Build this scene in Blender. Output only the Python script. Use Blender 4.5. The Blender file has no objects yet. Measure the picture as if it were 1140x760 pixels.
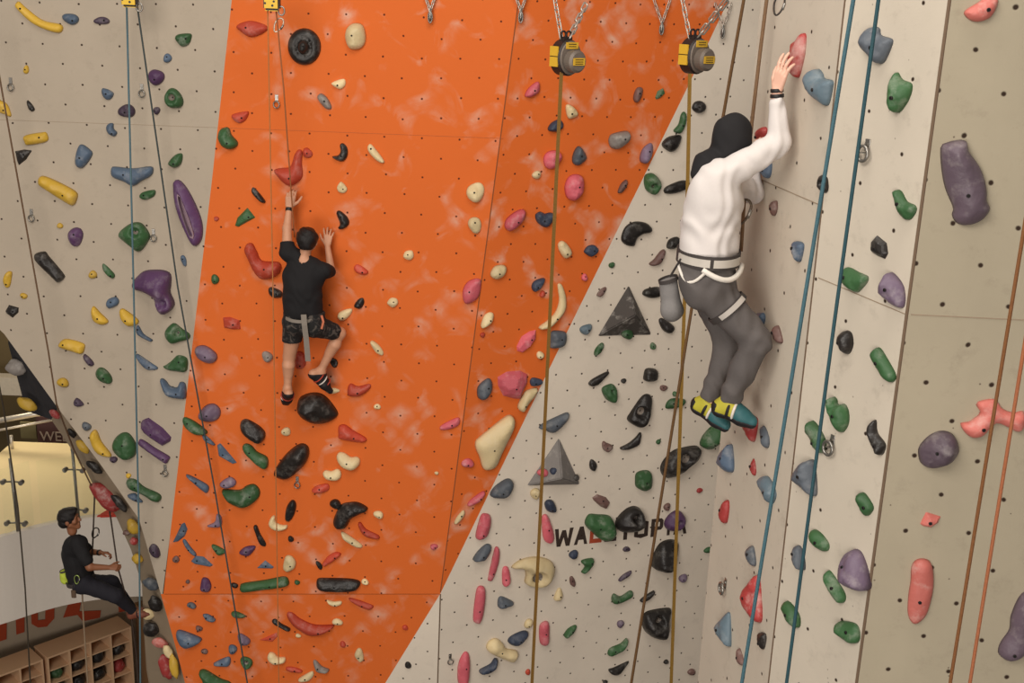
import bpy, bmesh, math, random
import numpy as np
from mathutils import Vector, Matrix, noise
from mathutils.geometry import delaunay_2d_cdt
random.seed(7)
C = bpy.context.scene.collection
SC = bpy.context.scene
# ------------------------------------------------------------------ camera
F = 1300.0; PITCH = math.radians(16.36); ROLL = math.radians(2.18); ZC = 11.5
EYE = Vector((0, 0, ZC))
FWD = Vector((0, math.cos(PITCH), -math.sin(PITCH)))
UP0 = Vector((0, math.sin(PITCH), math.cos(PITCH)))
RGT = Vector((1, 0, 0))
CR = RGT*math.cos(ROLL) + UP0*math.sin(ROLL)
CU = -RGT*math.sin(ROLL) + UP0*math.cos(ROLL)
cam_data = bpy.data.cameras.new('camera')
cam_data.sensor_width = 36.0; cam_data.lens = F/1140*36.0; cam_data.clip_end = 200
cam = bpy.data.objects.new('camera', cam_data); C.objects.link(cam)
M = Matrix.Identity(4)
for i in range(3):
    M[i][0] = CR[i]; M[i][1] = CU[i]; M[i][2] = -FWD[i]; M[i][3] = EYE[i]
cam.matrix_world = M
SC.camera = cam
# ------------------------------------------------------------------ light
SC.view_settings.view_transform = 'Standard'
SC.view_settings.look = 'None'
SC.view_settings.exposure = -0.06
SC.view_settings.gamma = 1.0
SC.view_settings.use_curve_mapping = False
world = bpy.data.worlds.new('world'); SC.world = world
world.use_nodes = True
world.node_tree.nodes['Background'].inputs[0].default_value = (1.0, 0.90, 0.79, 1)
world.node_tree.nodes['Background'].inputs[1].default_value = 0.22
def area(name, loc, target, sx, sy, power, color=(1, 0.94, 0.86)):
    l = bpy.data.lights.new(name, 'AREA'); l.shape = 'RECTANGLE'; l.size = sx; l.size_y = sy
    l.energy = power; l.color = color
    o = bpy.data.objects.new(name, l); C.objects.link(o); o.location = loc
    o.rotation_euler = (Vector(target)-Vector(loc)).to_track_quat('-Z', 'Y').to_euler()
    return o
area('ceiling_lamp_front', (0.5, 5.0, 17.5), (1.8, 12, 8.0), 6, 3, 380)
area('ceiling_lamp_rear', (-4.0, -0.5, 15.5), (1.5, 11, 6.0), 7, 4, 800)
area('low_front_fill', (-4.0, -9.0, 7.0), (1.5, 12, 6.0), 10, 5, 1350, (1, 0.94, 0.87))  # added low fill from behind the camera, evens out the walls; no window seen
area('balcony_lamp', (-8.5, 18.0, 7.6), (-8.3, 17.4, 4), 2.5, 1.5, 95, (1, 0.84, 0.6))
# ------------------------------------------------------------------ projection helpers
def ray(px, py):
    return CR*((px-570)/F) - CU*((py-380)/F) + FWD
def J(px, py, y):                    # point of the place seen at a pixel, at world depth y
    r = ray(px, py); return EYE + r*(y/r.y)
def JZ(px, py, z):                   # the same on a level plane z
    r = ray(px, py); return EYE + r*((z-ZC)/r.z)
def proj(p):
    d = p-EYE; w = d.dot(FWD)
    return np.array((570+F*d.dot(CR)/w, 380-F*d.dot(CU)/w))
class Plane:
    def __init__(s, name, o, u, v):
        s.name = name; s.o = Vector(o); s.u = u.normalized()
        n = s.u.cross(v).normalized()
        if n.dot(EYE-s.o) < 0: n = -n
        s.n = n; s.v = n.cross(s.u).normalized()
        if s.v.z < 0: s.v = -s.v; s.u = -s.u
        if s.u.cross(s.v).dot(n) < 0: s.u = -s.u
    def hit(s, px, py, lift=0.0):
        r = ray(px, py); o = s.o+s.n*lift
        return EYE + r*((o-EYE).dot(s.n)/r.dot(s.n))
    def uv(s, p):
        d = p-s.o; return (d.dot(s.u), d.dot(s.v))
    def at(s, a, b, c=0.0): return s.o+s.u*a+s.v*b+s.n*c
    def mat(s, p):
        m = Matrix.Identity(4)
        for i in range(3):
            m[i][0] = s.u[i]; m[i][1] = s.v[i]; m[i][2] = s.n[i]; m[i][3] = p[i]
        return m
Z3 = Vector((0, 0, 1))
YA = 12.0
PA = Plane('A', (0, YA, 8), Vector((1, 0, 0)), Z3)
h0 = PA.hit(185, 661); h1 = PA.hit(490, 661)
c0 = PA.hit(578, 0); c1 = PA.hit(490, 661)
b2 = J(800, 60, 12.9)
PB = Plane('B', c0, b2-c0, c0-c1)
PB = Plane('B', c0, Z3.cross(PB.n), PB.v)
PA2 = Plane('A2', h0, h1-h0, h1-PB.hit(487, 760))
print('lower panel', PA2.n, 'middle', PB.n)
e0 = J(812, 380, 7.3)
def vplane(name, p, deg):
    a = math.radians(deg); return Plane(name, p, Vector((math.sin(a), -math.cos(a), 0)), Z3)
P1 = vplane('S1', e0, 10)
s1 = P1.hit(899, 380)
P2 = vplane('S2', s1, 27)
s2 = P2.hit(1006, 380)
P3 = vplane('S3', s2, 84)
def plane_for(px, py):
    if px > 845-0.088*py:
        if px < 945-0.122*py: return P1
        if px < 1057-0.132*py: return P2
        return P3
    if px > (578-0.1331*py if py < 661 else 490): return PB
    return PA2 if py > 661 else PA
# ------------------------------------------------------------------ objects
def tag(o, label, cat, group=None):
    o['label'] = label; o['category'] = cat
    if group: o['group'] = group
    return o
def link(name, me, mat=None, parent=None, mw=None):
    o = bpy.data.objects.new(name, me); C.objects.link(o)
    if mat is not None and me is not None and not me.materials:
        for m in (mat if isinstance(mat, (list, tuple)) else [mat]): me.materials.append(m)
    if parent is not None:
        o.parent = parent
        if mw is not None: o.matrix_local = parent_mw[parent.name].inverted() @ mw
    elif mw is not None: o.matrix_world = mw
    parent_mw[o.name] = mw if mw is not None else (parent_mw[parent.name].copy() if parent is not None else Matrix.Identity(4))
    return o
parent_mw = {}
def empty(name, loc): return link(name, None, None, None, Matrix.Translation(loc))
def mesh_from(name, verts, faces, smooth=True, mats=None):
    me = bpy.data.meshes.new(name); me.from_pydata([tuple(v) for v in verts], [], faces); me.update()
    if smooth:
        me.polygons.foreach_set('use_smooth', [True]*len(me.polygons))
    return me
def bm_mesh(name, bm, smooth=False):
    bmesh.ops.recalc_face_normals(bm, faces=bm.faces)
    me = bpy.data.meshes.new(name); bm.to_mesh(me); bm.free()
    if smooth: me.polygons.foreach_set('use_smooth', [True]*len(me.polygons))
    return me
def add_box(bm, c, sx, sy, sz, mat3=None):
    r = bmesh.ops.create_cube(bm, size=1.0)
    m = (mat3.to_4x4() if mat3 is not None else Matrix.Identity(4))
    for v in r['verts']:
        v.co = Vector(c) + (m.to_3x3() @ Vector((v.co.x*sx, v.co.y*sy, v.co.z*sz)))
def add_tube(bm, pts, r, n=8, cap=True):
    pts = [Vector(p) for p in pts]; rings = []
    t0 = (pts[1]-pts[0]).normalized()
    a = t0.orthogonal().normalized()
    for i, p in enumerate(pts):
        t = (pts[min(i+1, len(pts)-1)]-pts[max(i-1, 0)]).normalized()
        a = (a-t*a.dot(t)).normalized(); b = t.cross(a)
        rr = r[i] if isinstance(r, (list, tuple)) else r
        rings.append([bm.verts.new(p+a*rr*math.cos(2*math.pi*k/n)+b*rr*math.sin(2*math.pi*k/n)) for k in range(n)])
    for i in range(len(rings)-1):
        for k in range(n):
            bm.faces.new((rings[i][k], rings[i][(k+1) % n], rings[i+1][(k+1) % n], rings[i+1][k]))
    if cap:
        bm.faces.new(rings[0]); bm.faces.new(rings[-1][::-1])
def add_loop(bm, pts, r, n=6):       # closed tube
    pts = [Vector(p) for p in pts]; N = len(pts); rings = []
    nrm = (pts[0]-pts[N//3]).cross(pts[0]-pts[2*N//3]).normalized()
    for i in range(N):
        t = (pts[(i+1) % N]-pts[i-1]).normalized(); a = nrm; b = t.cross(a).normalized()
        rings.append([bm.verts.new(pts[i]+a*r*math.cos(2*math.pi*k/n)+b*r*math.sin(2*math.pi*k/n)) for k in range(n)])
    for i in range(N):
        for k in range(n):
            j = (i+1) % N
            bm.faces.new((rings[i][k], rings[i][(k+1) % n], rings[j][(k+1) % n], rings[j][k]))
def add_cyl(bm, a, b, r1, r2=None, n=20, bev=0.0):
    a = Vector(a); b = Vector(b); r2 = r1 if r2 is None else r2
    if bev:
        d = (b-a).normalized()*bev
        add_tube(bm, [a, a+d*0.01, a+d, b-d, b-d*0.01, b], [r1-bev, r1-bev, r1, r2, r2-bev, r2-bev], n)
    else: add_tube(bm, [a, b], [r1, r2], n)
# ------------------------------------------------------------------ materials
def s2l(c):
    return tuple(((x/255)/12.92 if x/255 <= 0.04045 else ((x/255+0.055)/1.055)**2.4) for x in c)
def nt(name):
    m = bpy.data.materials.new(name); m.use_nodes = True
    t = m.node_tree; return m, t, t.nodes, t.links, t.nodes['Principled BSDF']
def plain(name, rgb, rough=0.55, metal=0.0, bump=0.0, scale=60.0, var=0.12, spec=0.4):
    m, t, N, L, b = nt(name)
    c = s2l(rgb)
    tc = N.new('ShaderNodeTexCoord'); nz = N.new('ShaderNodeTexNoise'); nz.inputs['Scale'].default_value = scale*0.3
    nz.inputs['Detail'].default_value = 5
    L.new(tc.outputs['Object'], nz.inputs['Vector'])
    mx = N.new('ShaderNodeMix'); mx.data_type = 'RGBA'
    mx.inputs[6].default_value = tuple(x*(1-var) for x in c)+(1,); mx.inputs[7].default_value = tuple(min(1, x*(1+var)) for x in c)+(1,)
    L.new(nz.outputs[0], mx.inputs[0]); L.new(mx.outputs[2], b.inputs['Base Color'])
    b.inputs['Roughness'].default_value = rough; b.inputs['Metallic'].default_value = metal
    b.inputs['Specular IOR Level'].default_value = spec
    if bump:
        n2 = N.new('ShaderNodeTexNoise'); n2.inputs['Scale'].default_value = scale; n2.inputs['Detail'].default_value = 6
        L.new(tc.outputs['Object'], n2.inputs['Vector'])
        bp = N.new('ShaderNodeBump'); bp.inputs['Strength'].default_value = bump; bp.inputs['Distance'].default_value = 0.01
        L.new(n2.outputs[0], bp.inputs['Height']); L.new(bp.outputs[0], b.inputs['Normal'])
    return m
def hold_mat(name, rgb, chalk=0.25, rough=0.48, chalk_rgb=(222, 214, 204), bump=0.35):
    m, t, N, L, b = nt(name)
    c = s2l(rgb)
    tc = N.new('ShaderNodeTexCoord'); oi = N.new('ShaderNodeObjectInfo')
    add = N.new('ShaderNodeVectorMath'); add.operation = 'ADD'
    sc = N.new('ShaderNodeMath'); sc.operation = 'MULTIPLY'; sc.inputs[1].default_value = 40
    L.new(oi.outputs['Random'], sc.inputs[0]); L.new(tc.outputs['Object'], add.inputs[0]); L.new(sc.outputs[0], add.inputs[1])
    nz = N.new('ShaderNodeTexNoise'); nz.inputs['Scale'].default_value = 9; nz.inputs['Detail'].default_value = 6; nz.inputs['Roughness'].default_value = 0.65
    L.new(add.outputs[0], nz.inputs['Vector'])
    rp = N.new('ShaderNodeMapRange'); rp.inputs[1].default_value = 0.52; rp.inputs[2].default_value = 0.78
    rp.inputs[3].default_value = 0.0; rp.inputs[4].default_value = chalk
    L.new(nz.outputs[0], rp.inputs[0])
    # colour of each hold drifts a little
    hsv = N.new('ShaderNodeHueSaturation'); hsv.inputs['Color'].default_value = c+(1,)
    mr = N.new('ShaderNodeMapRange'); mr.inputs[3].default_value = 0.82; mr.inputs[4].default_value = 1.16
    L.new(oi.outputs['Random'], mr.inputs[0]); L.new(mr.outputs[0], hsv.inputs['Value'])
    mx = N.new('ShaderNodeMix'); mx.data_type = 'RGBA'
    L.new(rp.outputs[0], mx.inputs[0]); L.new(hsv.outputs[0], mx.inputs[6]); mx.inputs[7].default_value = s2l(chalk_rgb)+(1,)
    L.new(mx.outputs[2], b.inputs['Base Color']); b.inputs['Roughness'].default_value = rough
    b.inputs['Specular IOR Level'].default_value = 0.35
    n2 = N.new('ShaderNodeTexNoise'); n2.inputs['Scale'].default_value = 45; n2.inputs['Detail'].default_value = 5
    L.new(add.outputs[0], n2.inputs['Vector'])
    bp = N.new('ShaderNodeBump'); bp.inputs['Strength'].default_value = bump; bp.inputs['Distance'].default_value = 0.008
    L.new(n2.outputs[0], bp.inputs['Height']); L.new(bp.outputs[0], b.inputs['Normal'])
    return m
def wall_mat(name, rgb, du, dv, off=(0, 0), rad=0.0105, chalk=0.0, specks=0.0, mott=0.10, stain=0.0):
    """painted plywood: staggered lattice of bolt holes, chalk smears, specks"""
    m, t, N, L, b = nt(name)
    c = s2l(rgb)
    def math_(op, a, bb=None, c3=None):
        n = N.new('ShaderNodeMath'); n.operation = op
        for i, x in enumerate((a, bb, c3)):
            if x is None: continue
            if isinstance(x, (int, float)): n.inputs[i].default_value = x
            else: L.new(x, n.inputs[i])
        return n.outputs[0]
    tc = N.new('ShaderNodeTexCoord'); sp = N.new('ShaderNodeSeparateXYZ')
    jn = N.new('ShaderNodeTexNoise'); jn.inputs['Scale'].default_value = 0.9; L.new(tc.outputs['Object'], jn.inputs['Vector'])
    js = N.new('ShaderNodeVectorMath'); js.operation = 'MULTIPLY_ADD'
    L.new(jn.outputs['Color'], js.inputs[0]); js.inputs[1].default_value = (0.12, 0.12, 0); js.inputs[2].default_value = (-0.06+off[0], -0.06+off[1], 0)
    ja = N.new('ShaderNodeVectorMath'); ja.operation = 'ADD'; L.new(tc.outputs['Object'], ja.inputs[0]); L.new(js.outputs[0], ja.inputs[1])
    L.new(ja.outputs[0], sp.inputs[0])
    u, v = sp.outputs[0], sp.outputs[1]
    ds = []
    for o in (0.0, 0.5):
        a = math_('WRAP', math_('ADD', u, o*du), du/2, -du/2); bb = math_('WRAP', math_('ADD', v, o*dv), dv/2, -dv/2)
        ds.append(math_('SQRT', math_('ADD', math_('MULTIPLY', a, a), math_('MULTIPLY', bb, bb))))
    d = math_('MINIMUM', ds[0], ds[1])
    hole = N.new('ShaderNodeMapRange'); hole.inputs[1].default_value = rad*0.7; hole.inputs[2].default_value = rad*1.25
    hole.inputs[3].default_value = 1; hole.inputs[4].default_value = 0; L.new(d, hole.inputs[0])
    n1 = N.new('ShaderNodeTexNoise'); n1.inputs['Scale'].default_value = 1.1; n1.inputs['Detail'].default_value = 8; n1.inputs['Roughness'].default_value = 0.65
    L.new(tc.outputs['Object'], n1.inputs['Vector'])
    base = N.new('ShaderNodeMix'); base.data_type = 'RGBA'
    base.inputs[6].default_value = tuple(x*(1-mott) for x in c)+(1,); base.inputs[7].default_value = tuple(x*(1+mott) for x in c)+(1,)
    L.new(n1.outputs[0], base.inputs[0])
    col = base.outputs[2]
    if chalk:
        n2 = N.new('ShaderNodeTexNoise'); n2.inputs['Scale'].default_value = 2.6; n2.inputs['Detail'].default_value = 5; n2.inputs['Distortion'].default_value = 0.8
        L.new(tc.outputs['Object'], n2.inputs['Vector'])
        n3 = N.new('ShaderNodeTexNoise'); n3.inputs['Scale'].default_value = 14; n3.inputs['Detail'].default_value = 6; L.new(tc.outputs['Object'], n3.inputs['Vector'])
        near = N.new('ShaderNodeMapRange'); near.inputs[1].default_value = 0.02; near.inputs[2].default_value = 0.17; near.inputs[3].default_value = 1.0; near.inputs[4].default_value = 0.0
        L.new(d, near.inputs[0])
        r2 = N.new('ShaderNodeMapRange'); r2.inputs[1].default_value = 0.53; r2.inputs[2].default_value = 0.70; r2.inputs[4].default_value = chalk
        L.new(n2.outputs[0], r2.inputs[0])
        f = math_('MULTIPLY', math_('MULTIPLY', r2.outputs[0], near.outputs[0]), math_('MULTIPLY', n3.outputs[0], 1.6))
        mx = N.new('ShaderNodeMix'); mx.data_type = 'RGBA'; L.new(f, mx.inputs[0]); L.new(col, mx.inputs[6]); mx.inputs[7].default_value = s2l((224, 196, 176))+(1,)
        col = mx.outputs[2]
    if stain:
        n4 = N.new('ShaderNodeTexNoise'); n4.inputs['Scale'].default_value = 5; n4.inputs['Detail'].default_value = 9; n4.inputs['Roughness'].default_value = 0.75
        L.new(tc.outputs['Object'], n4.inputs['Vector'])
        r4 = N.new('ShaderNodeMapRange'); r4.inputs[1].default_value = 0.55; r4.inputs[2].default_value = 0.8; r4.inputs[4].default_value = stain; L.new(n4.outputs[0], r4.inputs[0])
        mx = N.new('ShaderNodeMix'); mx.data_type = 'RGBA'; L.new(r4.outputs[0], mx.inputs[0]); L.new(col, mx.inputs[6]); mx.inputs[7].default_value = s2l((120, 108, 94))+(1,)
        col = mx.outputs[2]
    if specks:
        vo = N.new('ShaderNodeTexVoronoi'); vo.inputs['Scale'].default_value = 11; L.new(tc.outputs['Object'], vo.inputs['Vector'])
        lt = math_('LESS_THAN', vo.outputs['Distance'], 0.055)
        cs = N.new('ShaderNodeSeparateColor'); L.new(vo.outputs['Color'], cs.inputs[0])
        f = math_('MULTIPLY', math_('MULTIPLY', lt, math_('LESS_THAN', cs.outputs[0], 0.55)), specks)
        mx = N.new('ShaderNodeMix'); mx.data_type = 'RGBA'; L.new(f, mx.inputs[0]); L.new(col, mx.inputs[6]); mx.inputs[7].default_value = s2l((92, 78, 66))+(1,)
        col = mx.outputs[2]
    mh = N.new('ShaderNodeMix'); mh.data_type = 'RGBA'; L.new(hole.outputs[0], mh.inputs[0]); L.new(col, mh.inputs[6]); mh.inputs[7].default_value = tuple(x*0.10 for x in s2l((150, 110, 84)))+(1,) if not chalk else s2l((92, 38, 18))+(1,)
    L.new(mh.outputs[2], b.inputs['Base Color'])
    b.inputs['Roughness'].default_value = 0.75; b.inputs['Specular IOR Level'].default_value = 0.25
    inv = math_('SUBTRACT', 1.0, hole.outputs[0])
    n5 = N.new('ShaderNodeTexNoise'); n5.inputs['Scale'].default_value = 90; L.new(tc.outputs['Object'], n5.inputs['Vector'])
    hh = math_('ADD', inv, math_('MULTIPLY', n5.outputs[0], 0.12))
    bp = N.new('ShaderNodeBump'); bp.inputs['Strength'].default_value = 0.35; bp.inputs['Distance'].default_value = 0.012; L.new(hh, bp.inputs['Height']); L.new(bp.outputs[0], b.inputs['Normal'])
    return m
WHITE = (205, 191, 172)
M_WA = wall_mat('wall_paint_left', (180, 166, 148), 0.38, 0.40, (0.05, 0.1), stain=0.3, mott=0.15)
M_OR = wall_mat('wall_paint_orange', (221, 107, 43), 0.38, 0.40, (0.05, 0.1), chalk=0.62, mott=0.05)
M_ORB = wall_mat('wall_paint_orange_right', (221, 107, 43), 0.29, 0.38, (0.1, 0.0), chalk=0.8, mott=0.05)
M_WB = wall_mat('wall_paint_middle', (226, 213, 196), 0.31, 0.38, (0.1, 0.0), stain=0.22, mott=0.13)
M_W1 = wall_mat('wall_paint_pillar', (198, 187, 171), 0.52, 0.36, rad=0.010, specks=0.5, stain=0.4, mott=0.14)
M_W3 = wall_mat('wall_paint_right', (166, 155, 134), 0.30, 0.40, rad=0.012, specks=0.8, stain=0.45, mott=0.14)
M_EDGE = plain('plywood_edge', (150, 120, 92), 0.8, bump=0.2)
M_JOINT = plain('joint_line', (112, 92, 74), 0.9)  # grey-brown of the joints between wall panels
M_STEEL = plain('steel', (150, 146, 140), 0.35, 0.85)
M_CHAIN = plain('chain_steel', (205, 196, 184), 0.4, 0.6)
M_BOLT = plain('bolt_socket', (34, 30, 30), 0.6, 0.2)
M_BLACK = plain('black_plastic', (32, 30, 30), 0.5)
# ------------------------------------------------------------------ the climbing walls
def poly_wall(name, P, pix, mat, thick=0.14, extra=None):
    """a thick panel whose front face is the polygon of the plane; local axes run in the plane"""
    pts = [P.hit(*p) if not isinstance(p, Vector) else p for p in pix]
    loc = [P.uv(p) for p in pts]
    n = len(loc)
    bm = bmesh.new()
    f = [bm.verts.new((a, b, 0)) for a, b in loc]; k = [bm.verts.new((a, b, -thick)) for a, b in loc]
    fr = bm.faces.new(f); bk = bm.faces.new(k[::-1])
    for i in range(n):
        q = bm.faces.new((f[i], k[i], k[(i+1) % n], f[(i+1) % n])); q.material_index = 1
    bk.material_index = 1
    me = bm_mesh(name, bm)
    o = link(name, me, [mat, M_EDGE], None, P.mat(P.o)); o['kind'] = 'structure'
    return o
def strip(name, P, p, q, w=0.012, mat=None, lift=0.002, dep=0.01):
    a = P.hit(*p) if not isinstance(p, Vector) else p; b = P.hit(*q) if not isinstance(q, Vector) else q
    d = (b-a); mid = (a+b)/2; m3 = Matrix((d.normalized(), P.n.cross(d).normalized(), P.n)).transposed()
    bm = bmesh.new(); add_box(bm, (0, 0, lift-dep/2), d.length, w, dep)
    o = link(name, bm_mesh(name, bm), mat or M_JOINT, None, Matrix.Translation(mid) @ m3.to_4x4()); o['kind'] = 'structure'
    return o
# left white part, orange part, kick board, right hand part beyond the fold
poly_wall('wall_left', PA, [(-120, -260), (284, -260), (258, 0), (236, 200), (217, 360), (190, 590), (181, 661), (179, 661), (168, 623), (155, 578), (134, 548), (110, 514), (63, 452), (5, 372), (-120, 250)], M_WA)
poly_wall('wall_center', PA, [(284, -260), (612.6, -260), (578, 0), (490, 661), (182, 661), (190, 590), (217, 360), (236, 200), (258, 0)], M_OR)
poly_wall('wall_center_lower', PA2, [(181, 661), (490, 661), (429, 760), (330, 930), (255, 930), (206, 760), (195, 718), (179, 661)], M_OR)
poly_wall('wall_center_foot', PA2, [(490, 661), (487, 760), (482, 930), (330, 930), (429, 760)], M_WB)
poly_wall('wall_middle_orange', PB, [(612.6, -260), (939, -260), (811, 0), (766, 96), (718, 194), (633, 366), (570, 496), (490, 661), (578, 0)], M_ORB)
poly_wall('wall_middle', PB, [(939, -260), (1010, -260), (1010, 930), (482, 930), (487, 760), (490, 661), (570, 496), (633, 366), (718, 194), (766, 96), (811, 0)], M_WB)
M_FOLD = plain('fold_line', (142, 82, 48), 0.9)
strip('trim_1', PB, (592, -110), (490.3, 659), 0.010, M_FOLD)
strip('trim_12', PB, (490.3, 661), (482, 925), 0.014, M_JOINT)
strip('trim_2', PA, (183, 661), (489, 661), 0.006, plain('panel_edge_orange', (140, 66, 26), 0.9))
strip('trim_3', PA, (-60, 131), (242, 142), 0.004, plain('faint_joint', (160, 142, 122), 0.9))
strip('trim_13', PA, (244, 142), (560, 154), 0.005, plain('faint_joint_orange', (190, 100, 52), 0.9))
EDGE_TOP = P1.hit(845, 0)
def vert(P, u, z): q = P.at(u, 0); return Vector((q.x, q.y, z))
u1 = P1.uv(s1)[0]; u2 = P2.uv(s2)[0]
ul = P1.uv(e0)[0]
poly_wall('wall_pillar', P1, [vert(P1, ul, 14.2), vert(P1, u1, 14.2), vert(P1, u1, 0), vert(P1, ul, 0)], M_W1)
poly_wall('wall_pillar_face', P2, [vert(P2, 0, 14.2), vert(P2, u2, 14.2), vert(P2, u2, 0), vert(P2, 0, 0)], M_W1)
poly_wall('wall_right', P3, [vert(P3, 0, 14.2), vert(P3, 3.2*1 if P3.u.x > 0 else -3.2, 14.2), vert(P3, 3.2 if P3.u.x > 0 else -3.2, 0), vert(P3, 0, 0)], M_W3)
def vstrip(name, P, u, w): strip(name, P, vert(P, u, 13), vert(P, u, 0.2), w)
vstrip('trim_4', P1, u1-0.008, 0.016); vstrip('trim_5', P2, u2-0.005, 0.016)
M_FJ = plain('panel_joint', (150, 132, 112), 0.9)
strip('trim_6', P1, (838, 196), (915, 229), 0.005, M_FJ)
strip('trim_7', P2, (911, 309), (1009, 350), 0.005, M_FJ)
strip('trim_8', P3, (1014, 350), (1160, 357), 0.005, M_FJ)
# ------------------------------------------------------------------ climbing holds
COL = {
 'Y': ('yellow', (204, 164, 58), .15), 'B': ('blue', (84, 100, 120), .32), 'N': ('dark blue', (58, 66, 84), .18),
 'P': ('dark purple', (72, 58, 74), .2), 'V': ('purple', (92, 62, 98), .22), 'G': ('green', (56, 92, 56), .3),
 'K': ('black', (40, 36, 34), .16), 'R': ('red', (190, 74, 53), .2), 'C': ('cream', (226, 204, 158), .2),
 'M': ('pink', (210, 100, 111), .35), 'L': ('lilac', (122, 104, 124), .3), 'S': ('slate', (86, 92, 100), .22),
 'W': ('grey', (140, 132, 126), .5), 'O': ('brown', (112, 84, 78), .35), 'F': ('salmon', (202, 112, 102), .45),
 'T': ('teal-grey', (92, 108, 118), .2), 'D': ('crimson', (158, 58, 56), .5)}
MATS = {k: hold_mat('hold_'+v[0].replace(' ', '_').replace('-', '_'), v[1], v[2], 0.36 if k == 'K' else 0.48) for k, v in COL.items()}
def parse(data):
    out = []; ox = oy = 0
    for line in data.strip().splitlines():
        line = line.strip()
        if not line: continue
        if line[0] == '#':
            ox, oy = map(float, line[1:].split()); continue
        parts = [s.strip() for s in line.split(';')]
        head = parts[0].split(); h = dict(col=head[0], style='o', plane=None, lift=0.0, pocket=None, label=None, ref=None, H=1.0, bolt=None)
        kind = head[1]; rest = head[2:]; nums = []
        for tk in rest:
            if tk[0] == '@': h['plane'] = tk[1:]
            elif tk[0] == '^': h['lift'] = float(tk[1:])
            elif tk[0] == '!': h['style'] = tk[1:]
            elif tk[0] == 'h' : h['H'] = float(tk[1:])
            elif tk[0] == 'o': h['pocket'] = [float(x) for x in tk[1:].split(',')]
            else: nums.append(tk)
        if kind == 'p':
            pts = np.array([[float(x) for x in tk.split(',')] for tk in nums])
            h['shape'] = 'poly'
        else:
            v = [float(x) for x in nums]
            cx, cy, w, hh = v[:4]; a = math.radians(v[4]) if len(v) > 4 else 0.0
            th = np.arange(14)/14*2*np.pi
            rr = 1+(0 if '!k' in rest else 1)*(0.07*np.sin(2*th+cx)+0.06*np.sin(3*th+cy))
            x = w/2*np.cos(th)*rr; y = hh/2*np.sin(th)*rr
            if kind == 'D': y = np.where(y < 0, y*0.35, y*1.35)
            pts = np.stack([cx+x*math.cos(a)+y*math.sin(a), cy-x*math.sin(a)+y*math.cos(a)], 1)
            h['shape'] = kind
        h['pts'] = pts/3.8+np.array([ox, oy])
        if h['pocket']:
            k = h['pocket']; h['pocket'] = (k[0]/3.8+ox, k[1]/3.8+oy, k[2]/3.8 if len(k) > 2 else 5.0)
        for p in parts[1:]:
            if p[0] == 'L': h['label'] = p[2:]
            elif p[0] == 'R': h['ref'] = p[2:]
        h['c'] = (h['pts'].min(0)+h['pts'].max(0))/2
        h['sz'] = h['pts'].max(0)-h['pts'].min(0)
        out.append(h)
    return out
def smooth_loop(p, n):
    """closed Catmull-Rom through the points, n samples evenly by length"""
    m = len(p); s = []
    for i in range(m):
        a, b, c, d = p[i-1], p[i], p[(i+1) % m], p[(i+2) % m]
        for t in np.linspace(0, 1, 8, endpoint=False):
            s.append(0.5*((2*b)+(-a+c)*t+(2*a-5*b+4*c-d)*t*t+(-a+3*b-3*c+d)*t**3))
    s = np.array(s); q = np.vstack([s, s[:1]]); l = np.r_[0, np.cumsum(np.linalg.norm(np.diff(q, axis=0), axis=1))]
    t = np.linspace(0, l[-1], n, endpoint=False)
    return np.stack([np.interp(t, l, q[:, 0]), np.interp(t, l, q[:, 1])], 1)
def sharp_loop(p, n):
    q = np.vstack([p, p[:1]]); l = np.r_[0, np.cumsum(np.linalg.norm(np.diff(q, axis=0), axis=1))]
    t = np.sort(np.r_[np.linspace(0, l[-1], n, endpoint=False), l[:-1]])
    t = t[np.r_[True, np.diff(t) > l[-1]*0.004]]
    return np.stack([np.interp(t, l, q[:, 0]), np.interp(t, l, q[:, 1])], 1)
def area2(p):
    x, y = p[:, 0], p[:, 1]; return 0.5*np.sum(x*np.roll(y, -1)-y*np.roll(x, -1))
def dist_to_loop(q, p):
    a = p; b = np.roll(p, -1, 0); ab = b-a
    d = q[:, None, :]-a[None]; t = np.clip((d*ab).sum(2)/np.maximum((ab*ab).sum(1), 1e-12), 0, 1)
    return np.linalg.norm(d-t[..., None]*ab, axis=2).min(1)
def inside(q, p):
    x, y = q[:, 0:1], q[:, 1:2]; a = p; b = np.roll(p, -1, 0)
    c = ((a[:, 1] > y) != (b[:, 1] > y)) & (x < (b[:, 0]-a[:, 0])*(y-a[:, 1])/np.where(b[:, 1] == a[:, 1], 1e-12, b[:, 1]-a[:, 1])+a[:, 0])
    return c.sum(1) % 2 == 1
POCKET_M = hold_mat('pocket_chalk', (112, 100, 90), 0.7)
SLOT = np.array([(28, 98), (42, 112), (70, 180), (98, 268), (92, 288), (78, 270), (48, 190), (30, 125)])/3.8+190
PLN = {'A': PA, 'B': PB, 'S1': P1, 'S2': P2, 'S3': P3, 'A2': PA2}
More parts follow.
